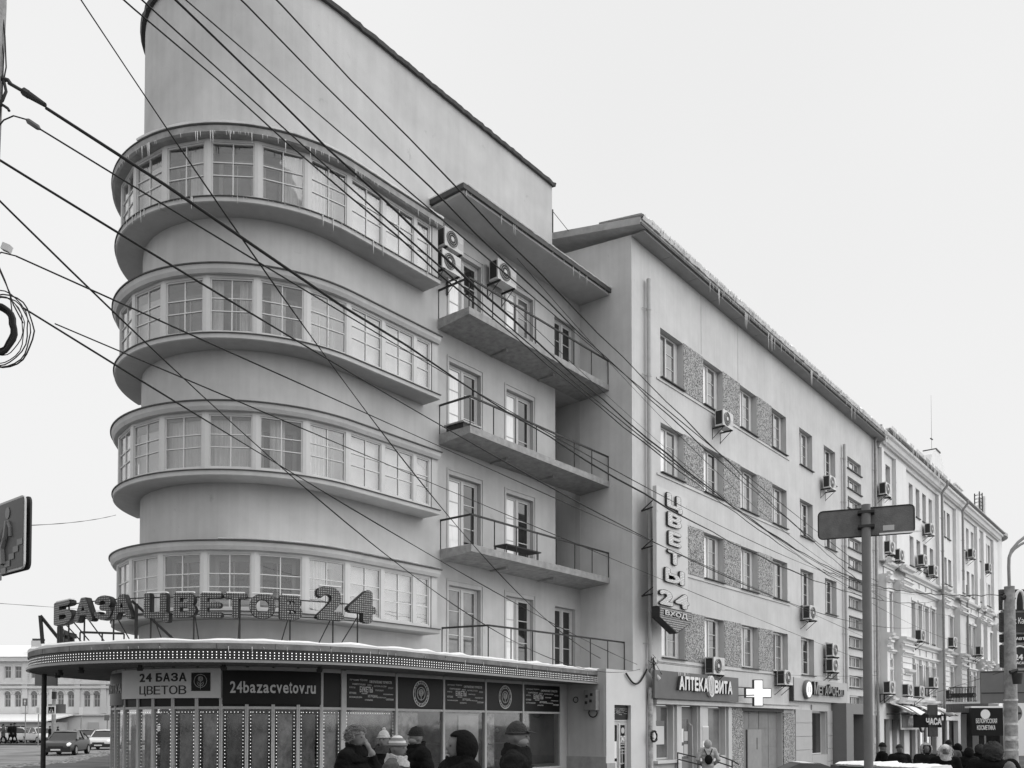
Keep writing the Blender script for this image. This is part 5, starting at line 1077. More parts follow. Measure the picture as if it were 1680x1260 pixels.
# ================================================================== CARS
def car(name, label, pos, fwd, paint, s=1., grp='cars on the far road'):
    t = thing(name, label, 'car', (0, 0, 0), grp)
    GL = mat('car_glass', .03, .05, .3, 2, spec=.8); TY = mat('tyre', .02, .9); RI = mat('rim', .35, .35)
    sec = [(2.2, .62, .3, .52, .6), (2.12, .78, .22, .6, .7), (1.85, .85, .2, .68, .78), (1.3, .88, .2, .78, .87), (.75, .89, .2, .84, .93), (0, .89, .2, .87, .95), (-.9, .89, .2, .89, .97), (-1.6, .87, .22, .9, .99), (-2.05, .82, .26, .86, .97), (-2.2, .7, .34, .72, .8)]
    q = MB(); n = 9
    for x, w, zb, zm, zt in sec:
        half = [(w*.8, zb), (w*.97, zb+.1), (w, (zb+zm)/2), (w*.97, zm), (w*.86, zt)]
        ring = half+[(-y, z) for y, z in reversed(half)]
        q.v += [(x, y, z) for y, z in ring]
    n = 10
    for i in range(len(sec)-1):
        for k in range(n): q.f.append((i*n+k, i*n+n+k, i*n+n+(k+1) % n, i*n+(k+1) % n)); q.m.append(0)
    q.f.append(tuple(range(n))); q.m.append(0); q.f.append(tuple(reversed(range((len(sec)-1)*n, len(sec)*n)))); q.m.append(0)
    q.build('body', paint, t, smooth=True, local=True)
    cs = [(.98, .74, .74, .9), (.32, .68, .62, 1.36), (-.2, .68, .62, 1.43), (-.85, .67, .61, 1.4), (-1.3, .66, .6, 1.27), (-1.75, .7, .72, .96)]
    q = MB()
    for x, wb, wt, z in cs: q.v += [(x, .84, .92), (x, wt, z), (x, -wt, z), (x, -.84, .92)]
    for i in range(5):
        for k in range(3): q.f.append((i*4+k, i*4+4+k, i*4+5+k, i*4+1+k)); q.m.append(0)
    q.build('windows', GL, t, local=True)
    q = MB(); q.v = []
    for x, wt, z in ((.36, .63, 1.365), (-.2, .63, 1.44), (-.85, .62, 1.415), (-1.28, .6, 1.295)): q.v += [(x, wt, z), (x, 0, z+.03), (x, -wt, z)]
    for i in range(3):
        for k in range(2): q.f.append((i*3+k, i*3+3+k, i*3+4+k, i*3+1+k)); q.m.append(0)
    q.build('roof', paint, t, smooth=True, local=True)
    for sgn in (-1, 1):
        for P in (((.98, .79*sgn, .93), (.34, .64*sgn, 1.37)), ((-.42, .86*sgn, .93), (-.45, .64*sgn, 1.42)), ((-1.75, .78*sgn, .97), (-1.28, .62*sgn, 1.29))): q = MB(); q.tube(P, .035, 5); q.build('pillar', paint, t, local=True)
        q = MB(); q.obox((.72, .88*sgn, .94), (.12, 0, 0), (0, .16*sgn, 0), (0, 0, .11)); q.build('mirror', paint, t, local=True)
        q = MB(); q.tube(((1.9, .66*sgn, .64), (2.12, .64*sgn, .62), (2.2, .6*sgn, .6)), (.13, .115, .05), 10); q.build('headlight', emis('lit_headlight', 1, .25) if 'lit_headlight' not in MATS else MATS['lit_headlight'], t, smooth=True, local=True)
        for x in (1.35, -1.35):
            q = MB(); q.tube(((x, .70*sgn, .31), (x, .9*sgn, .31)), .315, 18); w_ = q.build('wheel', TY, t, smooth=True, local=True); q = MB(); q.disc((x, .905*sgn, .31), (0, sgn, 0), .2, 14, .01); q.build('rim', RI, w_, local=True)
    q = MB(); q.box(2.17, 2.255, -.4, .4, .46, .55); q.build('grille', METAL, t, local=True); q = MB(); q.box(2.25, 2.27, -.26, .26, .3, .39); q.build('number_plate', WHITE, t, local=True); q = MB(); q.box(1.9, 2.25, -.78, .78, .2, .44); q.build('lower_bumper', METAL, t, local=True)
    t.location = pos; t.rotation_euler = (0, 0, math.atan2(fwd.y, fwd.x)); t.scale = (s, s, s); return t
DK = mat('car_paint_dark_silver', .045, .3, .05, 2, spec=.6); WHC = mat('car_paint_white', .75, .3, .03, 2, spec=.6); GRC = mat('car_paint_grey', .2, .3, .03, 2, spec=.6)
def los(px, a): v = ray(px, 1191); v.z = 0; v.normalize(); r_ = Vector((v.y, -v.x, 0)); return -v*math.cos(R(a))-r_*math.sin(R(a))
def cpos(px, D): p = fr(D, px); return (p.x, p.y, -.13)
car('sedan_car', 'dark silver sedan coming round the corner beside the canopy post', cpos(110, 53), los(110, 15), DK)
car('white_sedan_car', 'white car half hidden behind the glass shop front', cpos(173, 65), los(173, 12), WHC)
car('grey_sedan_car', 'grey car between the silver sedan and the white car', cpos(139, 73), (-FH*.75+RT*.66), GRC)
for i, (px, D, c, lb) in enumerate(((38, 84, WHC, 'white parked car left of the arrow sign post'), (66, 83, WHC, 'white parked car behind the canopy post'), (6, 86, WHC, 'white parked car at the left picture edge'))): car('parked_car', lb, (fr(D, px).x, fr(D, px).y, .0), (RT if i != 1 else (-FH*.6+RT*.8)), c)

# ================================================================== POLES AND SIGNS NEAR THE CAMERA
# left utility pole with hardware
PD = 7.2; pb = fr(PD, -16); LP = thing('utility_pole', 'weathered grey utility pole with cable fittings at the left picture edge', 'pole', (pb.x, pb.y, -.1))
tubeo('shaft', mat('weathered_wood', .3, .9, .35, 4, .6, 20, stretch=(6, 6, .4)), LP, (fr(PD, -85, -.2), atD(-13, 0, PD), atD(-11, -200, PD)), (.15, .105, .1), 14)
def lp(px, py, dd=0): return atD(px, py, PD+dd)
q = MB(); q.tube((lp(-5, 120), lp(6, 130), lp(10, 150), lp(4, 165), lp(-8, 175)), .012, 6); q.tube((lp(-10, 125), lp(14, 132), lp(18, 138)), .016, 6); q.build('clamp', METAL, LP, smooth=True)
q = MB(); q.tube((lp(-10, 175), lp(4, 172), lp(13, 178), lp(15, 182)), .012, 6); q.build('clamp', METAL, LP, smooth=True)
q = MB(); q.tube((lp(2, 0), lp(8, 60), lp(10, 110), lp(7, 126)), .006, 5); q.tube((lp(-2, 30), lp(6, 90), lp(3, 160), lp(-4, 230)), .005, 5); q.build('lead_wire', CABLE, LP, smooth=True)
# strain insulators on their wires
t = thing('ribbed_insulator', 'dark ribbed strain clamp on the upper cable by the utility pole', 'insulator', lp(60, 162)); a, b_ = lp(40, 151), lp(75, 173); q = MB(); q.tube((lp(14, 136), a, b_), .014, 6)
q.build('rod', METAL, t)
for i in range(12): f = .22+i*.065; c = a.lerp(b_, f); d = (b_-a).normalized(); q = MB(); q.tube((c-d*.006, c+d*.006), .03-.001*i, 8); q.build('rib', METAL, t)
q = MB(); q.tube((a.lerp(b_, -.05), a.lerp(b_, .2)), .032, 6); q.build('jaw', METAL, t)
t = thing('cable_splice', 'smooth grey cable splice on the lower cable by the utility pole', 'cable splice', lp(55, 205)); q = MB(); q.tube((lp(43, 196), lp(47, 199), lp(62, 209), lp(66, 212)), (.008, .022, .022, .008), 8); q.build('sleeve', mat('splice_grey', .12, .5), t, smooth=True)
q = MB(); q.tube((lp(-6, 212), lp(6, 197), lp(22, 190), lp(43, 196)), .006, 5); q.build('tail', CABLE, t, smooth=True)
# coils of spare cable
t = thing('cable_coils', 'coils of spare black cable hanging on the utility pole', 'cable', lp(0, 540))
for i, (cx, cy, rx, ry, r_) in enumerate(((-3, 540, 28, 40, .016), (-2, 541, 25, 37, .016), (6, 543, 49, 60, .006), (4, 545, 46, 57, .005), (0, 541, 40, 55, .004), (-4, 538, 50, 62, .005), (3, 535, 34, 48, .004), (-3, 540, 22, 34, .014))):
    q = MB(); q.tube([lp(cx+rx*math.cos(6.283*k/28)+1.5*math.sin(k*1.3+i), cy+ry*math.sin(6.283*k/28), .05*i-.1) for k in range(28)], r_, 6, closed=True); q.build('loop', CABLE, t, smooth=True)
q = MB(); q.tube((lp(-5, 430), lp(8, 460), lp(22, 500), lp(38, 530)), .006, 5); q.tube((lp(0, 445), lp(16, 480), lp(20, 515)), .005, 5); q.build('lead_wire', CABLE, t, smooth=True)
t = thing('flood_lamp', 'small tilted flood lamp on a wire bracket at the left edge', 'lamp', lp(14, 408)); q = MB(); a = lp(6, 412); q.obox(a, lp(18, 417)-a, lp(10, 402)-a, -FH*.05); q.build('housing', mat('lamp_pale', .6), t); q = MB(); q.tube((lp(-8, 420), lp(2, 414), lp(26, 420)), .006, 5); q.build('bracket', METAL, t, smooth=True)
# underpass sign: two plates back to back
p0 = atD(40, 868, 7.4); SX = Vector((0, 1, 0)); hgt = .66
t = thing('underpass_sign', 'grey underpass sign with a person on stairs, cut by the left picture edge', 'road sign', tuple(p0)); zb_, zt_ = EYE+(1191-929)/FPX*7.3, EYE+(1191-805)/FPX*7.3
def plate(x, w, m_, nm):
    q = MB(); r = .06; V = []
    for cy, cz, a0 in ((r, r, math.pi), (w-r, r, 1.5*math.pi), (w-r, zt_-zb_-r, 0), (r, zt_-zb_-r, .5*math.pi)):
        for k in range(5): a = a0+k*math.pi/8; V.append((cy+r*math.cos(a), cz+r*math.sin(a)))
    n = len(V); q.add([(x, p0.y+v[0], zb_+v[1]) for v in V]+[(x+.015, p0.y+v[0], zb_+v[1]) for v in V], [tuple(range(n)), tuple(reversed(range(n, 2*n)))]+[(k, k+n, (k+1) % n+n, (k+1) % n) for k in range(n)]); return q.build(nm, m_, t)
sw = zt_-zb_; FB = mat('sign_blue_grey', .06, .4, .08, 3); MK = mat('sign_mark', .2, .4)
plate(p0.x, sw, mat('sign_rim', .5, .4), 'plate'); plate(p0.x+.045, sw, METAL, 'back_plate')
q = MB(); q.box(p0.x-.004, p0.x-.001, p0.y+.02, p0.y+sw-.02, zb_+.02, zt_-.02); q.build('field', FB, t)
FY = lambda f: p0.y+sw*f            # f from the right-hand (near) edge to the left
xq = p0.x-.008
q = MB()
for i in range(6): q.box(xq-.002, xq, FY(.03+i*.13), FY(.03+(i+1)*.13+.035), zb_+sw*(.33-i*.085), zb_+sw*(.41-i*.085))
q.build('stairs', MK, t)
q = MB(); q.disc((xq-.002, FY(.52), zb_+sw*.82), (-1, 0, 0), .052, 14, .003, rx=.045); q.tube([(xq, FY(a), zb_+sw*b_) for a, b_ in ((.5, .7), (.56, .5), (.66, .34), (.62, .12))], .028, 6); q.tube([(xq, FY(a), zb_+sw*b_) for a, b_ in ((.56, .48), (.72, .33), (.84, .2))], .026, 6); q.tube([(xq, FY(a), zb_+sw*b_) for a, b_ in ((.5, .7), (.42, .6), (.41, .48))], .018, 6); q.tube([(xq, FY(a), zb_+sw*b_) for a, b_ in ((.52, .69), (.66, .56), (.74, .46))], .018, 6); q.build('walker', MK, t)
q = MB()
for z in (.3, .7): q.box(p0.x+.016, p0.x+.044, FY(.4), FY(1.5), zb_+sw*z-.02, zb_+sw*z+.02)
q.build('bracket', METAL, t)
# middle sign pole seen from behind
D_ = 10.; pb = fr(D_, 1424.5); t = thing('sign_pole', 'thin grey pole carrying a wide blank sign seen from behind', 'road sign', tuple(pb))
tubeo('pole', mat('pole_paint', .16, .5, .1, 6), t, ((pb.x, pb.y, pb.z-.1), (pb.x, pb.y, ZP(826, D_))), .051, 14)
a0 = R(-21); dv = Vector((math.cos(a0)*RT.x-math.sin(a0)*RT.y, math.sin(a0)*RT.x+math.cos(a0)*RT.y, 0)); nv = Vector((dv.y, -dv.x, 0))
za, zc = ZP(876, D_), ZP(829, D_); Wd = 1.03; c0 = Vector((pb.x, pb.y, 0))-nv*.075
def rplate(o_, w, h, r, th, nrm, du):
    V = []
    for cx, cz, a in ((r, r, math.pi), (w-r, r, 1.5*math.pi), (w-r, h-r, 0), (r, h-r, .5*math.pi)):
        for k in range(5): q_ = a+k*math.pi/8; V.append((cx+r*math.cos(q_), cz+r*math.sin(q_)))
    n = len(V); m_ = MB(); m_.add([o_+du*x+Vector((0, 0, z)) for x, z in V]+[o_+du*x+Vector((0, 0, z))-nrm*th for x, z in V], [tuple(range(n)), tuple(reversed(range(n, 2*n)))]+[(k, k+n, (k+1) % n+n, (k+1) % n) for k in range(n)]); return m_
o0 = c0-dv*Wd*.505+Vector((0, 0, za)); BK = mat('sign_back_grey', .15, .6, .25, 9, .3, 60)
rplate(o0, Wd, zc-za, .05, .02, nv, dv).build('plate', BK, t)
q = MB(); m_ = rplate(o0+nv*.001, Wd, zc-za, .05, .0, nv, dv).v[:20]; q.tube(m_, .008, 5, closed=True); q.build('rim', METAL, t)
for z in (.25, .75): q = MB(); zz = za+(zc-za)*z; q.obox(c0+nv*.0+dv*-.09+Vector((0, 0, zz)), dv*.18, nv*.13, (0, 0, .03)); q.build('clamp', METAL, t)
q = MB(); q.obox(o0+dv*.7+nv*.003+Vector((0, 0, .05)), dv*.12, nv*.002, (0, 0, .06)); q.build('sticker', GREYPRINT, t)
q = MB(); q.obox(o0+dv*.66+nv*.004+Vector((0, 0, .005)), dv*.44, nv*.006, (0, 0, .018)); q.build('snow', SNOW, t)
# right lamp post
D_ = 20.; pb = fr(D_, 1659); t = thing('street_lamp', 'rough concrete lamp post with curved twin arms at the right edge', 'street lamp', tuple(pb)); rough_ = mat('poster_scarred_concrete', .34, .9, .5, 5, .9, 18)
pt = lambda x, y, dd=0: atD(x, y, D_+dd)
tubeo('post', rough_, t, ((pb.x, pb.y, pb.z-.1), (pb.x, pb.y, ZP(1120, D_)), pt(1656, 962)), (.15, .135, .11), 14)
q = MB(); q.tube((pt(1656, 965), pt(1655, 930), pt(1655.5, 915), pt(1660, 902), pt(1670, 890), pt(1684, 879), pt(1705, 868)), .035, 8); q.tube((pt(1655.5, 912), pt(1664, 901), pt(1675, 893), pt(1695, 884)), .028, 8); q.build('arm', ZINC, t, smooth=True)
q = MB(); q.tube((pt(1645, 982), pt(1655, 975), pt(1664, 984)), .05, 6); q.build('cable_clamp', METAL, t)
for y, h in ((1190, .06), (1215, .1), (1232, .05), (1150, .04)): q = MB(); c = Vector((pb.x, pb.y, ZP(y, D_))); q.tube((c, c+Vector((0, 0, h))), .147, 14); q.build('old_band', mat('torn_paper', .6, .9, .5, 8), t, smooth=True)
t2 = thing('large_sign_back', 'large grey rectangular sign back behind the right lamp post', 'road sign', tuple(fr(22, 1645)))
a, b_ = atD(1610, 1155, 22), atD(1700, 1152, 21.5); dd_ = b_-a; dd_.z = 0; hz = ZP(1101, 22)-ZP(1154, 22); q = MB(); q.obox(Vector((a.x, a.y, ZP(1154, 22))), dd_, FH*.05, (0, 0, hz)); q.build('plate', mat('sign_back_light', .2, .6, .1, 3), t2)
for z in (.33, .98): q = MB(); q.obox(Vector((a.x, a.y, ZP(1154, 22)+hz*z-.02))-FH*.012, dd_, FH*.01, (0, 0, .02)); q.build('seam', METAL, t2)
q = MB(); q.obox(Vector((a.x, a.y, ZP(1154, 22)))+dd_*.44-FH*.02, dd_.normalized()*.05, FH*.018, (0, 0, hz)); q.build('rail', METAL, t2); q = MB(); q.tube((a+dd_*.55+FH*.1+Vector((0, 0, .5)), Vector((pb.x, pb.y, a.z+.4))), .03, 5); q.build('bracket', METAL, t2)
t3 = thing('round_sign_back', 'round grey sign back low on the right lamp post', 'road sign', tuple(fr(20, 1660))); c = atD(1662, 1170, 20.3); q = MB(); q.disc(c, -FH, .215, 24, .02); q.build('disc', mat('sign_back_light', .2), t3); q = MB(); q.obox(c-RT*.12-Vector((0, 0, .03)), RT*.24, -FH*.12, (0, 0, .05)); q.build('clamp', METAL, t3)
t4 = thing('signal_head', 'black traffic signal head hanging beside the right lamp post', 'traffic light', tuple(atD(1669, 1110, 19.8))); c = atD(1669, 1112, 19.7); q = MB(); q.tube((c+Vector((0, 0, .1)), c-Vector((0, 0, .14))), (.12, .09), 10); q.tube((c+RT*-.05+Vector((0, 0, .1)), c+Vector((0, 0, .17)), c-RT*.16+Vector((0, 0, .12))), .05, 6); q.build('visor', METAL, t4, smooth=True)
# restaurant pylon: dark boards with white marks
D_ = 62.; t = thing('restaurant_pylon', 'tall dark restaurant billboard with white arches behind the right lamp post', 'billboard', tuple(fr(D_, 1670))); xl = 1645
def brd(y0, y1, m_=DSIGN, nm='board', x0=xl, x1=1760): q = MB(); a = atD(x0, 1191, D_); q.obox(Vector((a.x, a.y, ZP(y1, D_))), RT*(U(x1, D_)-U(x0, D_)), FH*.3, (0, 0, ZP(y0, D_)-ZP(y1, D_))); return q.build(nm, m_, t)
brd(966, 1000); brd(1004, 1036); brd(1040, 1053, BLACK); brd(1058, 1095, DSIGN)
q = MB(); q.obox(Vector(tuple(atD(1648, 1191, D_+.4).xy)+(-1,)), RT*3, FH*.2, (0, 0, ZP(966, D_)+1)); q.build('frame', WHITE, t)
q = MB()
for cx in (1655.5, 1673): q.tube([atD(cx+8*math.sin(a_), 1000-31*math.cos(a_)**.6, D_-.08) for a_ in [R(-90+i*9) for i in range(21)]], .1, 6)
q.build('arches', WHITE, t)
bp_ = lambda x, y: atD(x, y, D_-.06)
text('word', 'Мак Кафе', WHITE, t, bp_(1652, 1026), RT, (0, 0, 1), U(1690, D_)-U(1652, D_), .55, .02); text('word', '24', WHITE, t, bp_(1664, 1083), RT, (0, 0, 1), .62, .42, .02, .03); text('word', 'ЧАСА', WHITE, t, bp_(1664, 1090), RT, (0, 0, 1), .7, .2, .02, .02)
q = MB(); q.tube([bp_(1673+16*math.cos(a_), 1078-18*math.sin(a_)) for a_ in [math.pi*i/12 for i in range(13)]], .06, 5); q.build('arc', WHITE, t)
text('word', 'МАКАВТО', WHITE, t, bp_(1650, 1050), RT, (0, 0, 1), 1.6, .2, .02, .02)
q = MB()
for i in range(30): c = bp_(1644.5, 970+i*4.2); q.tube((c, c-RT*.14), .03, 4)
q.build('edge_lamps', METAL, t)['kind'] = 'stuff'
# far street end behind the lamp post
t = thing('far_street_house', 'dark low shop row closing the street behind the right lamp post', 'building', tuple(fr(66, 1670))); q = MB(); a = atD(1640, 1191, 66); q.obox(Vector((a.x, a.y, -1)), RT*14, FH*8, (0, 0, ZP(1178, 66)+1)); q.build('wall', mat('shop_dark', .06), t)
for i in range(4): q = MB(); q.obox(Vector((a.x, a.y, ZP(1232, 66)))+RT*(.6+i*1.3)-FH*.05, RT*1.0, FH*.04, (0, 0, 1.6)); q.build('window', MIDPANE, t)
q = MB(); q.obox(Vector((a.x, a.y, ZP(1177, 66)))-FH*.3, RT*14, FH*.29, (0, 0, .25)); q.build('snow', SNOW, t)
# underpass parapet with snow, and a sloping lid beside it
D_ = 11.; t = thing('underpass_parapet', 'low dark parapet with thick snow on top before the far walkers', 'parapet', tuple(fr(D_, 1450)))
a, b_ = fr(D_, 1376), fr(D_-1.2, 1530); d = b_-a; d.z = 0; zz = ZP(1256, D_); q = MB(); q.obox(Vector((a.x, a.y, -.7)), d, FH*.3, (0, 0, zz+.7)); q.build('wall', mat('parapet_stone', .1, .7, .3, 4), t)
L = d.length; nn = Vector((d.y, -d.x, 0)).normalized(); dn_ = d.normalized(); q = MB(); b = 0; N = 50
for i in range(N+1):
    c = Vector((a.x, a.y, zz))+dn_*(L*i/N); h = .05+.03*noise.noise(Vector((i*.2, 4, 2)))+.012*noise.noise(Vector((i*.9, 1, 2))); e = .03*noise.noise(Vector((i*.35, 9, 2)))
    for o_, z_ in ((-.34, .0), (.04+e, .0), (.07+e, h*.5), (.0+e, h), (-.3, h*1.1)): q.v.append(tuple(c+nn*o_+Vector((0, 0, z_))))
for i in range(N):
    for k in range(5): q.f.append((i*5+k, i*5+5+k, i*5+5+(k+1) % 5, i*5+(k+1) % 5)); q.m.append(0)
q.f += [tuple(range(5)), tuple(N*5+k for k in range(5))]; q.m += [0, 0]; q.build('snow', SNOW, t, smooth=True)
t = thing('sloped_cover', 'dark sloping cover with a pale top before the phone shop', 'cover', tuple(fr(12, 1330))); z1, z2 = ZP(1252, 12), ZP(1266, 12)
P = [fr(12, 1280), fr(12, 1312), fr(12, 1345), fr(12, 1385)]; q = MB(); F4 = FH*.45
q.add([Vector((P[0].x, P[0].y, z2)), Vector((P[1].x, P[1].y, z1)), Vector((P[2].x, P[2].y, z1)), Vector((P[3].x, P[3].y, z2)), Vector((P[3].x, P[3].y, -.6)), Vector((P[0].x, P[0].y, -.6))]+[v+F4 for v in (Vector((P[0].x, P[0].y, z2)), Vector((P[1].x, P[1].y, z1)), Vector((P[2].x, P[2].y, z1)), Vector((P[3].x, P[3].y, z2)), Vector((P[3].x, P[3].y, -.6)), Vector((P[0].x, P[0].y, -.6)))], [tuple(range(6)), tuple(range(11, 5, -1))]+[(i, i+6, (i+1) % 6+6, (i+1) % 6) for i in range(6)]); q.build('body', mat('parapet_stone', .1), t)
q = MB(); q.obox(Vector((P[1].x, P[1].y, z1+.003)), P[2]-P[1], F4, (0, 0, .012)); q.build('top_snow', SNOW, t)
# ramp handrail before the pharmacy
t = thing('ramp_handrail', 'thin metal ramp handrail before the pharmacy door', 'handrail', tuple(fr(27, 1150)))
def rl(ps): return [atD(x, y, D) for x, y, D in ps]
for k, ps in enumerate((((1112, 1235, 31), (1145, 1243, 29), (1180, 1240, 28), (1202, 1248, 28), (1212, 1254, 28)), ((1114, 1246, 31), (1150, 1255, 29), (1180, 1251, 28), (1201, 1258, 28)))): q = MB(); q.tube(rl(ps), .022, 6); q.build('rail', METAL, t, smooth=True)
for x, y, D in ((1112, 1235, 31), (1145, 1243, 29), (1201, 1248, 28)): c = atD(x, y, D); q = MB(); q.tube((c, Vector((c.x, c.y, ground(c.x, c.y)-.1))), .022, 6); q.build('post', METAL, t)

# ================================================================== OVERHEAD CABLES
def wire(label, p0, D0, pm, p1, D1, r=.012, ext=.14, twist=0):
    A, E_ = atD(p0[0], p0[1], D0), (atD(p1[0], p1[1], D1) if D1 else onY(p1[0], p1[1], YF-.15))
    hd = (E_-A); hd.z = 0; nrm = Vector((-hd.y, hd.x, 0)); dr = ray(*pm); tt = (A-EYEV).dot(nrm)/dr.dot(nrm); M_ = EYEV+dr*tt
    s_ = (M_-A).dot(hd)/hd.dot(hd); lin = A.z+(E_.z-A.z)*s_; k = (lin-M_.z)/max(.05, s_*(1-s_)); k = max(0, min(k, 6))
    P = []
    N = 40
    for i in range(N+1):
        s = -ext+(1+ext)*i/N; p = A.lerp(E_, s) if 0 <= s else A+(E_-A)*s; p.z -= k*s*(1-s)
        if twist: p += Vector((0, 0, .02*math.sin(i*2.2+twist)))
        P.append(p)
    r *= .85; q = MB(); q.tube(P, [r*(1+.25*math.sin(i*.8)) for i in range(len(P))], 6); o = q.build('overhead_cable', CABLE, smooth=True); return tag(o, label, 'cable', 'overhead cables')
rw = .011
wire('steep cable leaving the top edge at far left and crossing the window bands', (133, 0), 9, (417, 420), (985, 1080), 0, rw)
wire('lower of the close cable pair crossing the top window band', (205, 0), 9, (770, 490), (1420, 975), 40, .013, twist=1)
wire('upper of the close cable pair crossing the top window band', (233, 0), 9, (790, 497), (1430, 965), 40, .013)
wire('thick cable leaving the top edge at the tower left side', (287, 0), 9, (900, 578), (1440, 960), 40, .018, twist=2)
wire('thin cable just right of the thick one on the tower', (305, 0), 9, (893, 503), (1430, 940), 40, rw)
wire('cable crossing the middle of the blank tower wall', (393, 0), 9, (850, 449), (1440, 955), 40, .013, twist=3)
wire('topmost cable running past the balcony roof corner', (452, 0), 9, (943, 507), (1450, 985), 40, .013, twist=4)
wire('thick cable from the ribbed clamp sagging to the far street', (75, 173), 7.2, (793, 650), (1540, 985), 44, .015, 0, 5)
wire('thin cable from the grey splice running below the thick one', (66, 212), 7.2, (777, 640), (1500, 975), 42, .008, 0)
wire('cable entering at the left edge above the flood lamp', (0, 263), 7.6, (727, 700), (1500, 1030), 42, rw, .02)
wire('cable entering at the left edge and ending at the pharmacy drainpipe', (0, 330), 7.6, (547, 840), (1050, 1098), 0, .009, .02)
wire('thin cable starting beside the flood lamp', (26, 420), 7.4, (560, 650), (1420, 1046), 42, .008, 0)
wire('cable leaving the coils and ending at the drainpipe elbow', (38, 505), 7.4, (317, 677), (1045, 1090), 0, .009, 0)
wire('thin cable crossing the lowest open balcony', (90, 531), 8, (560, 730), (1420, 1085), 42, .007, 0)
wire('twisted cable running to the right lamp post clamp', (1350, 935), 26, (1500, 972), (1648, 975), 20, .012, 0, 1)
wire('low cable slanting up from the white house to the lamp post', (1508, 1145), 50, (1570, 1122), (1650, 1100), 20, .008, 0)
wire('thin cable from the shop corner to the underpass sign', (45, 862), 12, (120, 857), (190, 845), 21, .006, 0)
wire('faint cable behind the roof sign at far left', (0, 990), 30, (60, 993), (185, 1003), 60, .012, .1)
wire('thin cable along the wall above the pharmacy lettering', (1068, 1086), 27, (1240, 1104), (1440, 1108), 40, .008, 0)
wire('thin cable fanning over the stair windows to the white house', (1100, 700), 26, (1330, 905), (1560, 1010), 46, .008, .25)
wire('second thin cable fanning over the stair windows', (1100, 742), 26, (1330, 925), (1600, 1062), 46, .007, .25)
q = MB(); pe = Vector((26.0, YF-.3, 3.3)); q.tube([Vector((24.6+1.35*f, 15.0, 3.32-.42*math.sin(math.pi*f)+.2*f)) for f in [i/14 for i in range(15)]], .03, 8); tag(q.build('service_cable', CABLE, smooth=True), 'thick black service cable looping at the drainpipe foot', 'cable')
t = thing('wall_cable_reel', 'round cable reel fixed low on the flaking drainpipe', 'cable reel', (26.15, YF-.3, 1.3)); c = onY(1073, 1208, YF-.28)
for r_ in (.2, .17, .19): q = MB(); q.tube([c+Vector((math.cos(6.283*i/18)*r_, random.uniform(-.03, .03), math.sin(6.283*i/18)*r_*.95)) for i in range(18)], .025, 6, closed=True); q.build('loop', CABLE, t, smooth=True)
q = MB(); q.disc(c+Vector((0, -.03, 0)), (0, -1, 0), .09, 12, .05); q.build('hub', PALE, t)
rd = random.Random(12)
t = thing('tangled_wires', 'thin wires tangled round the drainpipe elbow', 'cable', (26.1, YF-.2, 3.8))
for i in range(7): c = Vector((26.1, YF-.25, 3.9)); P = [c+Vector((rd.uniform(-.6, .5), rd.uniform(-.1, .05), rd.uniform(-.5, .3)))*f for f in (1.2, .5, .05)]+[c+Vector((rd.uniform(-.2, .5), 0, rd.uniform(-1.2, 0)))]; q = MB(); q.tube(P, .009, 5); q.build('wire', CABLE, t, smooth=True)

# ================================================================== PEOPLE
SKIN = mat('skin', .15, .6, .08, 8); LIPS = mat('dark_feature', .06, .6)
COATS = {k: mat('coat_'+k, v, .9, .35, 9, .6, 45, spec=.08) for k, v in dict(black=.008, dark=.014, mid=.09, grey=.16, pale=.42).items()}
KNIT = {k: mat('knit_'+k, v, .95, .3, 25, .8, 70) for k, v in dict(black=.015, dark=.04, grey=.2, pale=.42, white=.7).items()}
def stripes():
    M = bpy.data.materials.new('striped_knit'); M.use_nodes = True; n = M.node_tree; b = n.nodes['Principled BSDF']; b.inputs['Roughness'].default_value = .95
    co = n.nodes.new('ShaderNodeTexCoord'); sx = n.nodes.new('ShaderNodeSeparateXYZ'); n.links.new(co.outputs['Object'], sx.inputs[0])
    d = n.nodes.new('ShaderNodeMath'); d.operation = 'MULTIPLY'; d.inputs[1].default_value = 17; n.links.new(sx.outputs[2], d.inputs[0])
    f = n.nodes.new('ShaderNodeMath'); f.operation = 'FRACT'; n.links.new(d.outputs[0], f.inputs[0])
    r = n.nodes.new('ShaderNodeValToRGB'); r.color_ramp.interpolation = 'CONSTANT'; e = r.color_ramp.elements; e[0].color = (.5, .5, .5, 1); e[1].position = .45; e[1].color = (.16, .16, .16, 1)
    n.links.new(f.outputs[0], r.inputs[0]); n.links.new(r.outputs[0], b.inputs['Base Color']); return M
KNIT['striped'] = stripes()
def sph(q, c, r, n=12):
    c = Vector(c); r = Vector(r) if not isinstance(r, (int, float)) else Vector((r, r, r)); m = n//2+1; b = len(q.v)
    for i in range(1, m):
        th = math.pi*i/m
        for k in range(n): ph = 2*math.pi*k/n; q.v.append((c.x+r.x*math.sin(th)*math.cos(ph), c.y+r.y*math.sin(th)*math.sin(ph), c.z+r.z*math.cos(th)))
    q.v += [(c.x, c.y, c.z+r.z), (c.x, c.y, c.z-r.z)]; T, Bm = len(q.v)-2, len(q.v)-1
    for k in range(n): q.f += [(T, b+k, b+(k+1) % n), (Bm, b+(m-2)*n+(k+1) % n, b+(m-2)*n+k)]; q.m += [0, 0]
    for i in range(m-2):
        for k in range(n): q.f.append((b+i*n+k, b+(i+1)*n+k, b+(i+1)*n+(k+1) % n, b+i*n+(k+1) % n)); q.m.append(0)
def limb(q, pts, rs):
    q.tube(pts, rs, 10)
    for p, r in zip(pts, rs): sph(q, p, r*.995, 10)
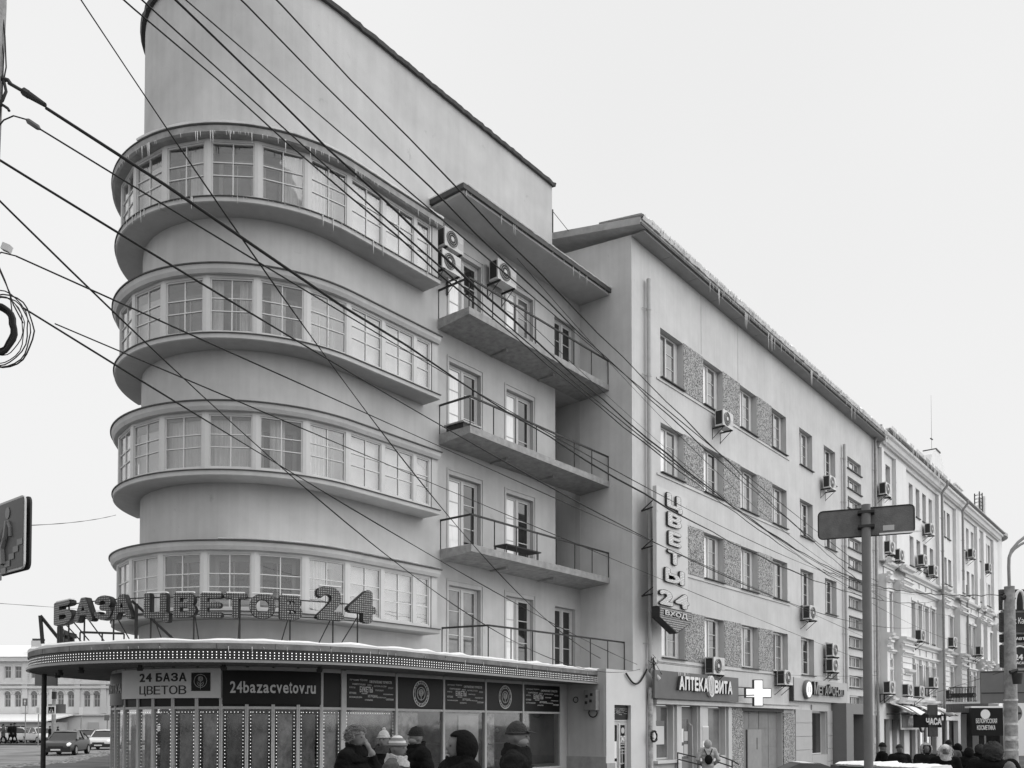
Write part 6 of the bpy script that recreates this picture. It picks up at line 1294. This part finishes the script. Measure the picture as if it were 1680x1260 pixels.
def remeshed(q, vox, smooth=2):
    me = bpy.data.meshes.new('raw'); me.from_pydata(q.v, [], q.f); bm = bmesh.new(); bm.from_mesh(me); bmesh.ops.recalc_face_normals(bm, faces=bm.faces); bm.to_mesh(me); bm.free()
    o = bpy.data.objects.new('raw', me); COL.objects.link(o); md = o.modifiers.new('r', 'REMESH'); md.mode = 'VOXEL'; md.voxel_size = vox
    dg = bpy.context.evaluated_depsgraph_get(); dg.update(); out = bpy.data.meshes.new_from_object(o.evaluated_get(dg)); bpy.data.objects.remove(o); bpy.data.meshes.remove(me)
    bm = bmesh.new(); bm.from_mesh(out)
    for _ in range(smooth): bmesh.ops.smooth_vert(bm, verts=bm.verts, factor=.5, use_axis_x=True, use_axis_y=True, use_axis_z=True)
    bm.to_mesh(out); bm.free(); out.polygons.foreach_set('use_smooth', [True]*len(out.polygons)); return out
def person(label, px, D, ytop, face, coat='black', legs='black', head='beanie', hm='black', arms='down', vox=.02, mask=False, stride=.0, hem=.62, bulk=1., zg=None, group=None, tiltx=0., collar=None, skirt=False):
    """local frame: facing -Y, standing on z=0, 1.70 m tall to the top of the headgear before scaling"""
    p = fr(D, px); g = p.z if zg is None else zg; top = ZP(ytop, D); s = (top-g)/1.73
    t = thing('person', label, 'person', (0, 0, 0), group); bk = bulk
    q = MB()
    # legs
    for sg in (-1, 1):
        f = stride*sg; limb(q, [(sg*.09, 0, .88), (sg*.095, -f*.5, .48), (sg*.1, -f+.02, .09)], [.1, .068, .05]); sph(q, (sg*.1, -f-.05, .05), (.05, .13, .05)); sph(q, (sg*.1, -f+.03, .06), (.045, .06, .06))
    # coat: hips, waist, chest, shoulders
    for z, rx, ry in ((hem+.06, .19, .15), (.75, .19, .15), (.88, .185, .145), (1.0, .175, .135), (1.12, .185, .14), (1.24, .2, .145), (1.35, .195, .13)): sph(q, (0, 0, z), (rx*bk, ry*bk, .11), 16)
    for sg in (-1, 1): sph(q, (sg*.155*bk, .0, 1.395), (.08*bk, .085*bk, .075)); sph(q, (sg*.075, .012, 1.44), (.09, .075, .055))
    sph(q, (0, .01, 1.41), (.085, .085, .07)); limb(q, [(0, .01, 1.40), (0, 0, 1.5)], [.062, .055])
    # arms
    hands = []
    for sg in (-1, 1):
        sh = Vector((sg*.185*bk, 0, 1.385)); mode = arms if isinstance(arms, str) else arms[0 if sg < 0 else 1]
        if mode == 'down': el, ha = Vector((sg*.25*bk, .03, 1.08)), Vector((sg*.235*bk, -.06, .84))
        elif mode == 'pocket': el, ha = Vector((sg*.3*bk, .06, 1.08)), Vector((sg*.2*bk, -.1, .92))
        elif mode == 'face': el, ha = Vector((sg*.2, -.2, 1.17)), Vector((sg*.055, -.135, 1.47))
        elif mode == 'front': el, ha = Vector((sg*.25*bk, -.06, 1.1)), Vector((sg*.07, -.25, 1.05))
        elif mode == 'swing': el, ha = Vector((sg*.25*bk, -.1*sg, 1.09)), Vector((sg*.22*bk, -.24*sg-.05, .9))
        w_ = el.lerp(ha, .82); limb(q, [sh, el, w_], [.08*bk, .068*bk, .052]); hands.append(ha); d = (ha-el).normalized(); side = d.cross(Vector((0, 1, 0))).normalized() if abs(d.y) < .9 else Vector((1, 0, 0))
        limb(q, [w_, ha], [.03, .034]); sph(q, ha+d*.02, (.036, .03, .042))
        for k in range(4):       # fingers, slightly curled
            o_ = side*(k-1.5)*.019; L_ = (.05, .062, .058, .045)[k]; a_ = ha+d*.05+o_; limb(q, [a_, a_+d*L_*.6, a_+d*L_+Vector((0, -.012, 0))], [.0105, .0098, .009])
        limb(q, [ha+side*.03*-sg, ha+side*.05*-sg+d*.035], [.013, .011])
    # head: skull, jaw, nose, brow, ears
    hc = Vector((0, -.015, 1.595)); q2 = q
    sph(q, hc, (.074, .092, .105), 16); sph(q, hc+Vector((0, -.028, -.055)), (.056, .06, .06)); sph(q, hc+Vector((0, -.095, -.018)), (.013, .02, .022)); sph(q, hc+Vector((0, -.075, .018)), (.055, .02, .014)); sph(q, hc+Vector((0, -.082, -.06)), (.026, .012, .01))
    for sg in (-1, 1): sph(q, hc+Vector((sg*.075, .012, -.01)), (.012, .022, .032))
    me = remeshed(q, vox); 
    for m_ in (COATS[coat], SKIN, COATS[legs]): me.materials.append(m_)
    idx = []
    for pl in me.polygons:
        c = pl.center; i = 0
        if c.z > 1.5 and abs(c.x) < .13: i = 1
        elif any((c-h_).length < .1 for h_ in hands): i = 1
        elif c.z < hem: i = 2
        idx.append(i)
    if D < 12:           # folds and padding of the winter coat
        co_ = [(v_.co.copy(), v_.normal.copy()) for v_ in me.vertices]; flat = []
        for c_, n_ in co_:
            if c_.z < 1.46 and not any((c_-h_).length < .13 for h_ in hands):
                w_ = Vector((c_.x*6+px, c_.y*6, c_.z*11)); c_ = c_+n_*(.016*noise.noise(w_)+.009*noise.noise(w_*2.7))
            flat += c_[:]
        me.vertices.foreach_set('co', flat)
    me.polygons.foreach_set('material_index', idx); body = link('body', me, t, local=True)
    hd = []
    for sg in (-1, 1): e = MB(); sph(e, hc+Vector((sg*.03, -.083, .0)), (.011, .008, .007), 8); hd.append(e.build('eye', LIPS, t, smooth=True, local=True))
    e = MB(); sph(e, hc+Vector((0, -.093, -.062)), (.024, .005, .005), 8); hd.append(e.build('mouth', LIPS, t, smooth=True, local=True))
    if mask: e = MB(); sph(e, hc+Vector((0, -.03, -.045)), (.066, .07, .052), 14); hd.append(e.build('mask', mat('face_mask', .22, .85), t, smooth=True, local=True))
    K = KNIT[hm]
    def shell(cz, r, zcut, m_, nm, back=0., nz_=0., front=None):
        e = MB(); n, mm = 20, 12; b0 = 0; c = hc+Vector((0, back, cz))
        for i in range(mm+1):
            th = i/mm*math.acos(max(-1, min(1, zcut)))
            for k in range(n):
                ph = 2*math.pi*k/n; dvec = Vector((math.sin(th)*math.cos(ph)*r[0], math.sin(th)*math.sin(ph)*r[1], math.cos(th)*r[2])); f_ = 1+nz_*noise.noise(dvec*40); P_ = c+dvec*f_
                if front and math.sin(ph) < -front: P_.z = max(P_.z, hc.z+.035)
                e.v.append(tuple(P_))
        for i in range(mm):
            for k in range(n): e.f.append((i*n+k, (i+1)*n+k, (i+1)*n+(k+1) % n, i*n+(k+1) % n)); e.m.append(0)
        ob = e.build(nm, m_, t, smooth=True, local=True); ob.modifiers.new('s', 'SOLIDIFY').thickness = .012; return ob
    if head in ('beanie', 'pompom', 'striped', 'cap'):
        shell(.02, (.086, .104, .122), .02, K, 'hat', .008, .09)
        e = MB(); e.tube([hc+Vector((.088*math.cos(a), .006+.106*math.sin(a), .03)) for a in [6.283*k/20 for k in range(20)]], .011, 6, closed=True); e.build('hat_fold', K, t, smooth=True, local=True)
        if head == 'pompom': e = MB(); sph(e, hc+Vector((0, .02, .15)), .03, 8); e.build('pompom', K, t, local=True)
        if head == 'cap': e = MB(); e.add([hc+Vector((x, y, z)) for x, y, z in ((-.07, -.09, .05), (.07, -.09, .05), (.055, -.165, .035), (-.055, -.165, .035))], [(0, 1, 2, 3)]); e.build('peak', K, t, local=True)
    if head in ('hood', 'furhood'):
        fur = head == 'furhood'; e = MB(); n, mm = 28, 18; c0 = hc+Vector((0, .03, -.02)); rr = (.122, .14, .15) if not fur else (.14, .15, .165)
        for i in range(mm+1):
            th = i/mm*2.5
            for k in range(n): ph = 2*math.pi*k/n; dv_ = Vector((math.sin(th)*math.cos(ph)*rr[0], math.sin(th)*math.sin(ph)*rr[1], math.cos(th)*rr[2])); e.v.append(tuple(c0+dv_*(1+(.16 if fur else .05)*noise.noise(dv_*(45 if fur else 18)))))
        for i in range(mm):
            for k in range(n):
                F_ = (i*n+k, (i+1)*n+k, (i+1)*n+(k+1) % n, i*n+(k+1) % n); cc_ = sum((Vector(e.v[j]) for j in F_), Vector())/4-hc
                if cc_.y < -.045 and abs(cc_.x) < .1 and cc_.z < .085: continue
                e.f.append(F_); e.m.append(0)
        ob = e.build('hood', K if fur else COATS[coat], t, smooth=True, local=True); ob.modifiers.new('s', 'SOLIDIFY').thickness = .014
    def strands(nm, cnt, L_, curl, seed, down):
        rd_ = random.Random(seed); e = MB()
        for i in range(cnt):
            th = rd_.uniform(.1, 1.75); ph = rd_.uniform(0, 6.283)
            if math.sin(ph) < -.35 and th > .95: continue
            n_ = Vector((math.sin(th)*math.cos(ph), math.sin(th)*math.sin(ph), math.cos(th))); p_ = hc+Vector((n_.x*.085, n_.y*.1+.012, n_.z*.112+.01)); P_ = [p_]
            for k in range(4): P_.append(P_[-1]+(n_*.5*(1-down*k*.3)+Vector((rd_.uniform(-1, 1), rd_.uniform(-1, 1), -down+rd_.uniform(-1, 1)*.6))*curl)*L_/4)
            e.tube(P_, [.0045, .0045, .004, .003, .002], 4, cap=False)
        e.build(nm, K, t, smooth=True, local=True)
    if head == 'hair':
        shell(.01, (.094, .108, .118), -.35, K, 'hair', .018, .12, .45); strands('hair_strands', 700, .085, .8, 3, .5)
    if head == 'longhair':
        shell(.012, (.09, .106, .114), -.1, K, 'hair', .012, .06, .5); strands('hair_strands', 300, .2, .5, 5, 1.6)
        for sg in (-1, 1): e = MB(); limb(e, [hc+Vector((sg*.075, .01, .0)), hc+Vector((sg*.085, -.02, -.14)), hc+Vector((sg*.075, -.06, -.27))], [.026, .03, .014]); e.build('hair_lock', K, t, smooth=True, local=True)
    if head == 'bun': shell(.012, (.088, .105, .112), -.05, K, 'hair', .012, .04, .5)
    if collar:
        e = MB(); n = 26
        for j, (z_, r_) in enumerate(((1.40, .135), (1.44, .13), (1.475, .115), (1.51, .112), (1.52, .1), (1.49, .085))):
            for k in range(n): a = 6.283*k/n; w_ = noise.noise(Vector((math.cos(a)*2.2+px, math.sin(a)*2.2, z_*14))); rr_ = r_*(1+.16*w_); e.v.append((rr_*math.cos(a), rr_*1.05*math.sin(a)-.005, z_+.02*w_+.018*math.sin(a)))
        for j in range(5):
            for k in range(n): e.f.append((j*n+k, (j+1)*n+k, (j+1)*n+(k+1) % n, j*n+(k+1) % n)); e.m.append(0)
        e.build('collar', KNIT[collar] if collar != 'black' else COATS[coat], t, smooth=True, local=True)
    t.location = (p.x, p.y, g); t.scale = (s, s, s)
    fx, fy = face; d = RT*fx-FH*fy         # face: (to the right, towards the camera)
    t.rotation_euler = (tiltx, 0, math.atan2(d.y, d.x)+math.pi/2); return t
# the group passing the shop window
person('woman with tousled pale hair and a hand raised to her face', 583, 9.0, 1189, (1, .35), 'black', 'black', 'hair', 'grey', ('down', 'face'), .014, zg=0, collar='black', bulk=1.15)
person('person in a pale knitted pompom hat behind the striped hat', 630, 11.5, 1198, (-.2, 1), 'dark', 'black', 'pompom', 'pale', 'pocket', .016, zg=0, collar='dark')
person('woman in a striped knitted hat and pale scarf facing right', 651, 8.6, 1207, (1, .25), 'mid', 'black', 'striped', 'striped', 'pocket', .014, zg=0, collar='pale', bulk=1.05)
person('masked man in a black beanie looking left', 684, 10.4, 1192, (-1, .5), 'black', 'black', 'beanie', 'black', 'pocket', .015, mask=True, zg=0, bulk=1.2, collar='black')
person('stooped person in a big black hood looking down left', 755, 6.6, 1196, (-1, .45), 'black', 'black', 'hood', 'black', 'front', .014, zg=0, bulk=1.3, collar='black')
person('masked man in a dark cap with raised collar walking right', 847, 7.6, 1184, (1, .15), 'dark', 'black', 'cap', 'dark', 'swing', .014, mask=True, zg=0, bulk=1.15, collar='black')
# before the pharmacy
pp_ = person('person in a pale hooded coat with a small dark backpack, seen from behind', 1161, 24, 1213, (.1, -1), 'pale', 'black', 'hood', 'grey', 'pocket', .022, hem=.5, bulk=1.1)
t = thing('backpack', 'small round dark backpack on the pale coat', 'backpack', (0, 0, 0)); e = MB(); sph(e, (0, .2, 1.08), (.13, .08, .16), 14); e.build('bag', COATS['dark'], t, smooth=True, local=True)
for sg in (-1, 1): e = MB(); e.tube([(sg*.03, .17, 1.2), (sg*.09, .15, 1.32), (sg*.13, .09, 1.42), (sg*.13, -.05, 1.42)], .014, 5); e.build('strap', COATS['black'], t, smooth=True, local=True)
t.location = pp_.location; t.rotation_euler = pp_.rotation_euler; t.scale = pp_.scale
G = 'walkers on the right pavement'
person('man in a black cap walking right, beside the sign pole', 1447, 23, 1218, (1, .1), 'black', 'black', 'beanie', 'black', 'pocket', .024, group=G, bulk=1.15)
person('man in a dark jacket with elbows out facing the camera', 1475, 22, 1220, (0, 1), 'dark', 'black', 'bun', 'dark', 'pocket', .024, group=G, bulk=1.1)
person('person in a pale knitted hood with hands together', 1519, 21, 1219, (-.2, 1), 'dark', 'black', 'furhood', 'pale', 'front', .024, group=G, bulk=1.1)
person('woman with long pale hair in a dark coat', 1550, 18, 1220, (-.3, 1), 'black', 'black', 'longhair', 'white', 'front', .022, group=G, bulk=1.1, collar='pale')
person('man with a black hat behind the long haired woman', 1556, 23, 1214, (-.2, 1), 'mid', 'black', 'beanie', 'black', 'down', .026, group=G, bulk=1.15)
person('dark hooded walker right of the long haired woman', 1571, 25, 1219, (.6, -1), 'black', 'black', 'hood', 'dark', 'down', .026, group=G)
person('shorter walker in a grey hood', 1589, 22, 1225, (.5, -1), 'dark', 'black', 'hood', 'grey', 'pocket', .026, group=G)
person('walker in a dark hood left of the big fur hood', 1607, 24, 1221, (.3, -1), 'black', 'black', 'furhood', 'dark', 'down', .026, group=G)
person('large dark figure with a wide fur hood seen from behind', 1628, 13, 1217, (.2, -1), 'black', 'black', 'furhood', 'dark', 'pocket', .02, group=G, bulk=1.35)
person('small child in a grey hat at the foot of the lamp post', 1656, 12, 1250, (.2, -1), 'mid', 'dark', 'beanie', 'grey', 'down', .022, group=G)
# far across the road
G2 = 'people across the far road'
for px, D, y, c, lb in ((5.5, 79, 1188, 'mid', 'grey clad walker nearest the left picture edge'), (18, 80, 1187, 'black', 'left of the two dark walkers across the road'), (24, 79, 1186, 'black', 'right of the two dark walkers across the road'), (82, 80, 1191, 'black', 'dark figure right of the canopy post across the road'), (95, 82, 1192, 'dark', 'dark figure behind the silver sedan, left of the signal pole'), (155, 84, 1197, 'black', 'seated looking dark figure above the far white car')):
    person(lb, px, D, y, (random.choice((-1, 1)), .3), c, 'black', 'beanie', 'black', 'down', .04, stride=.2, zg=0.0, group=G2, bulk=1.15)
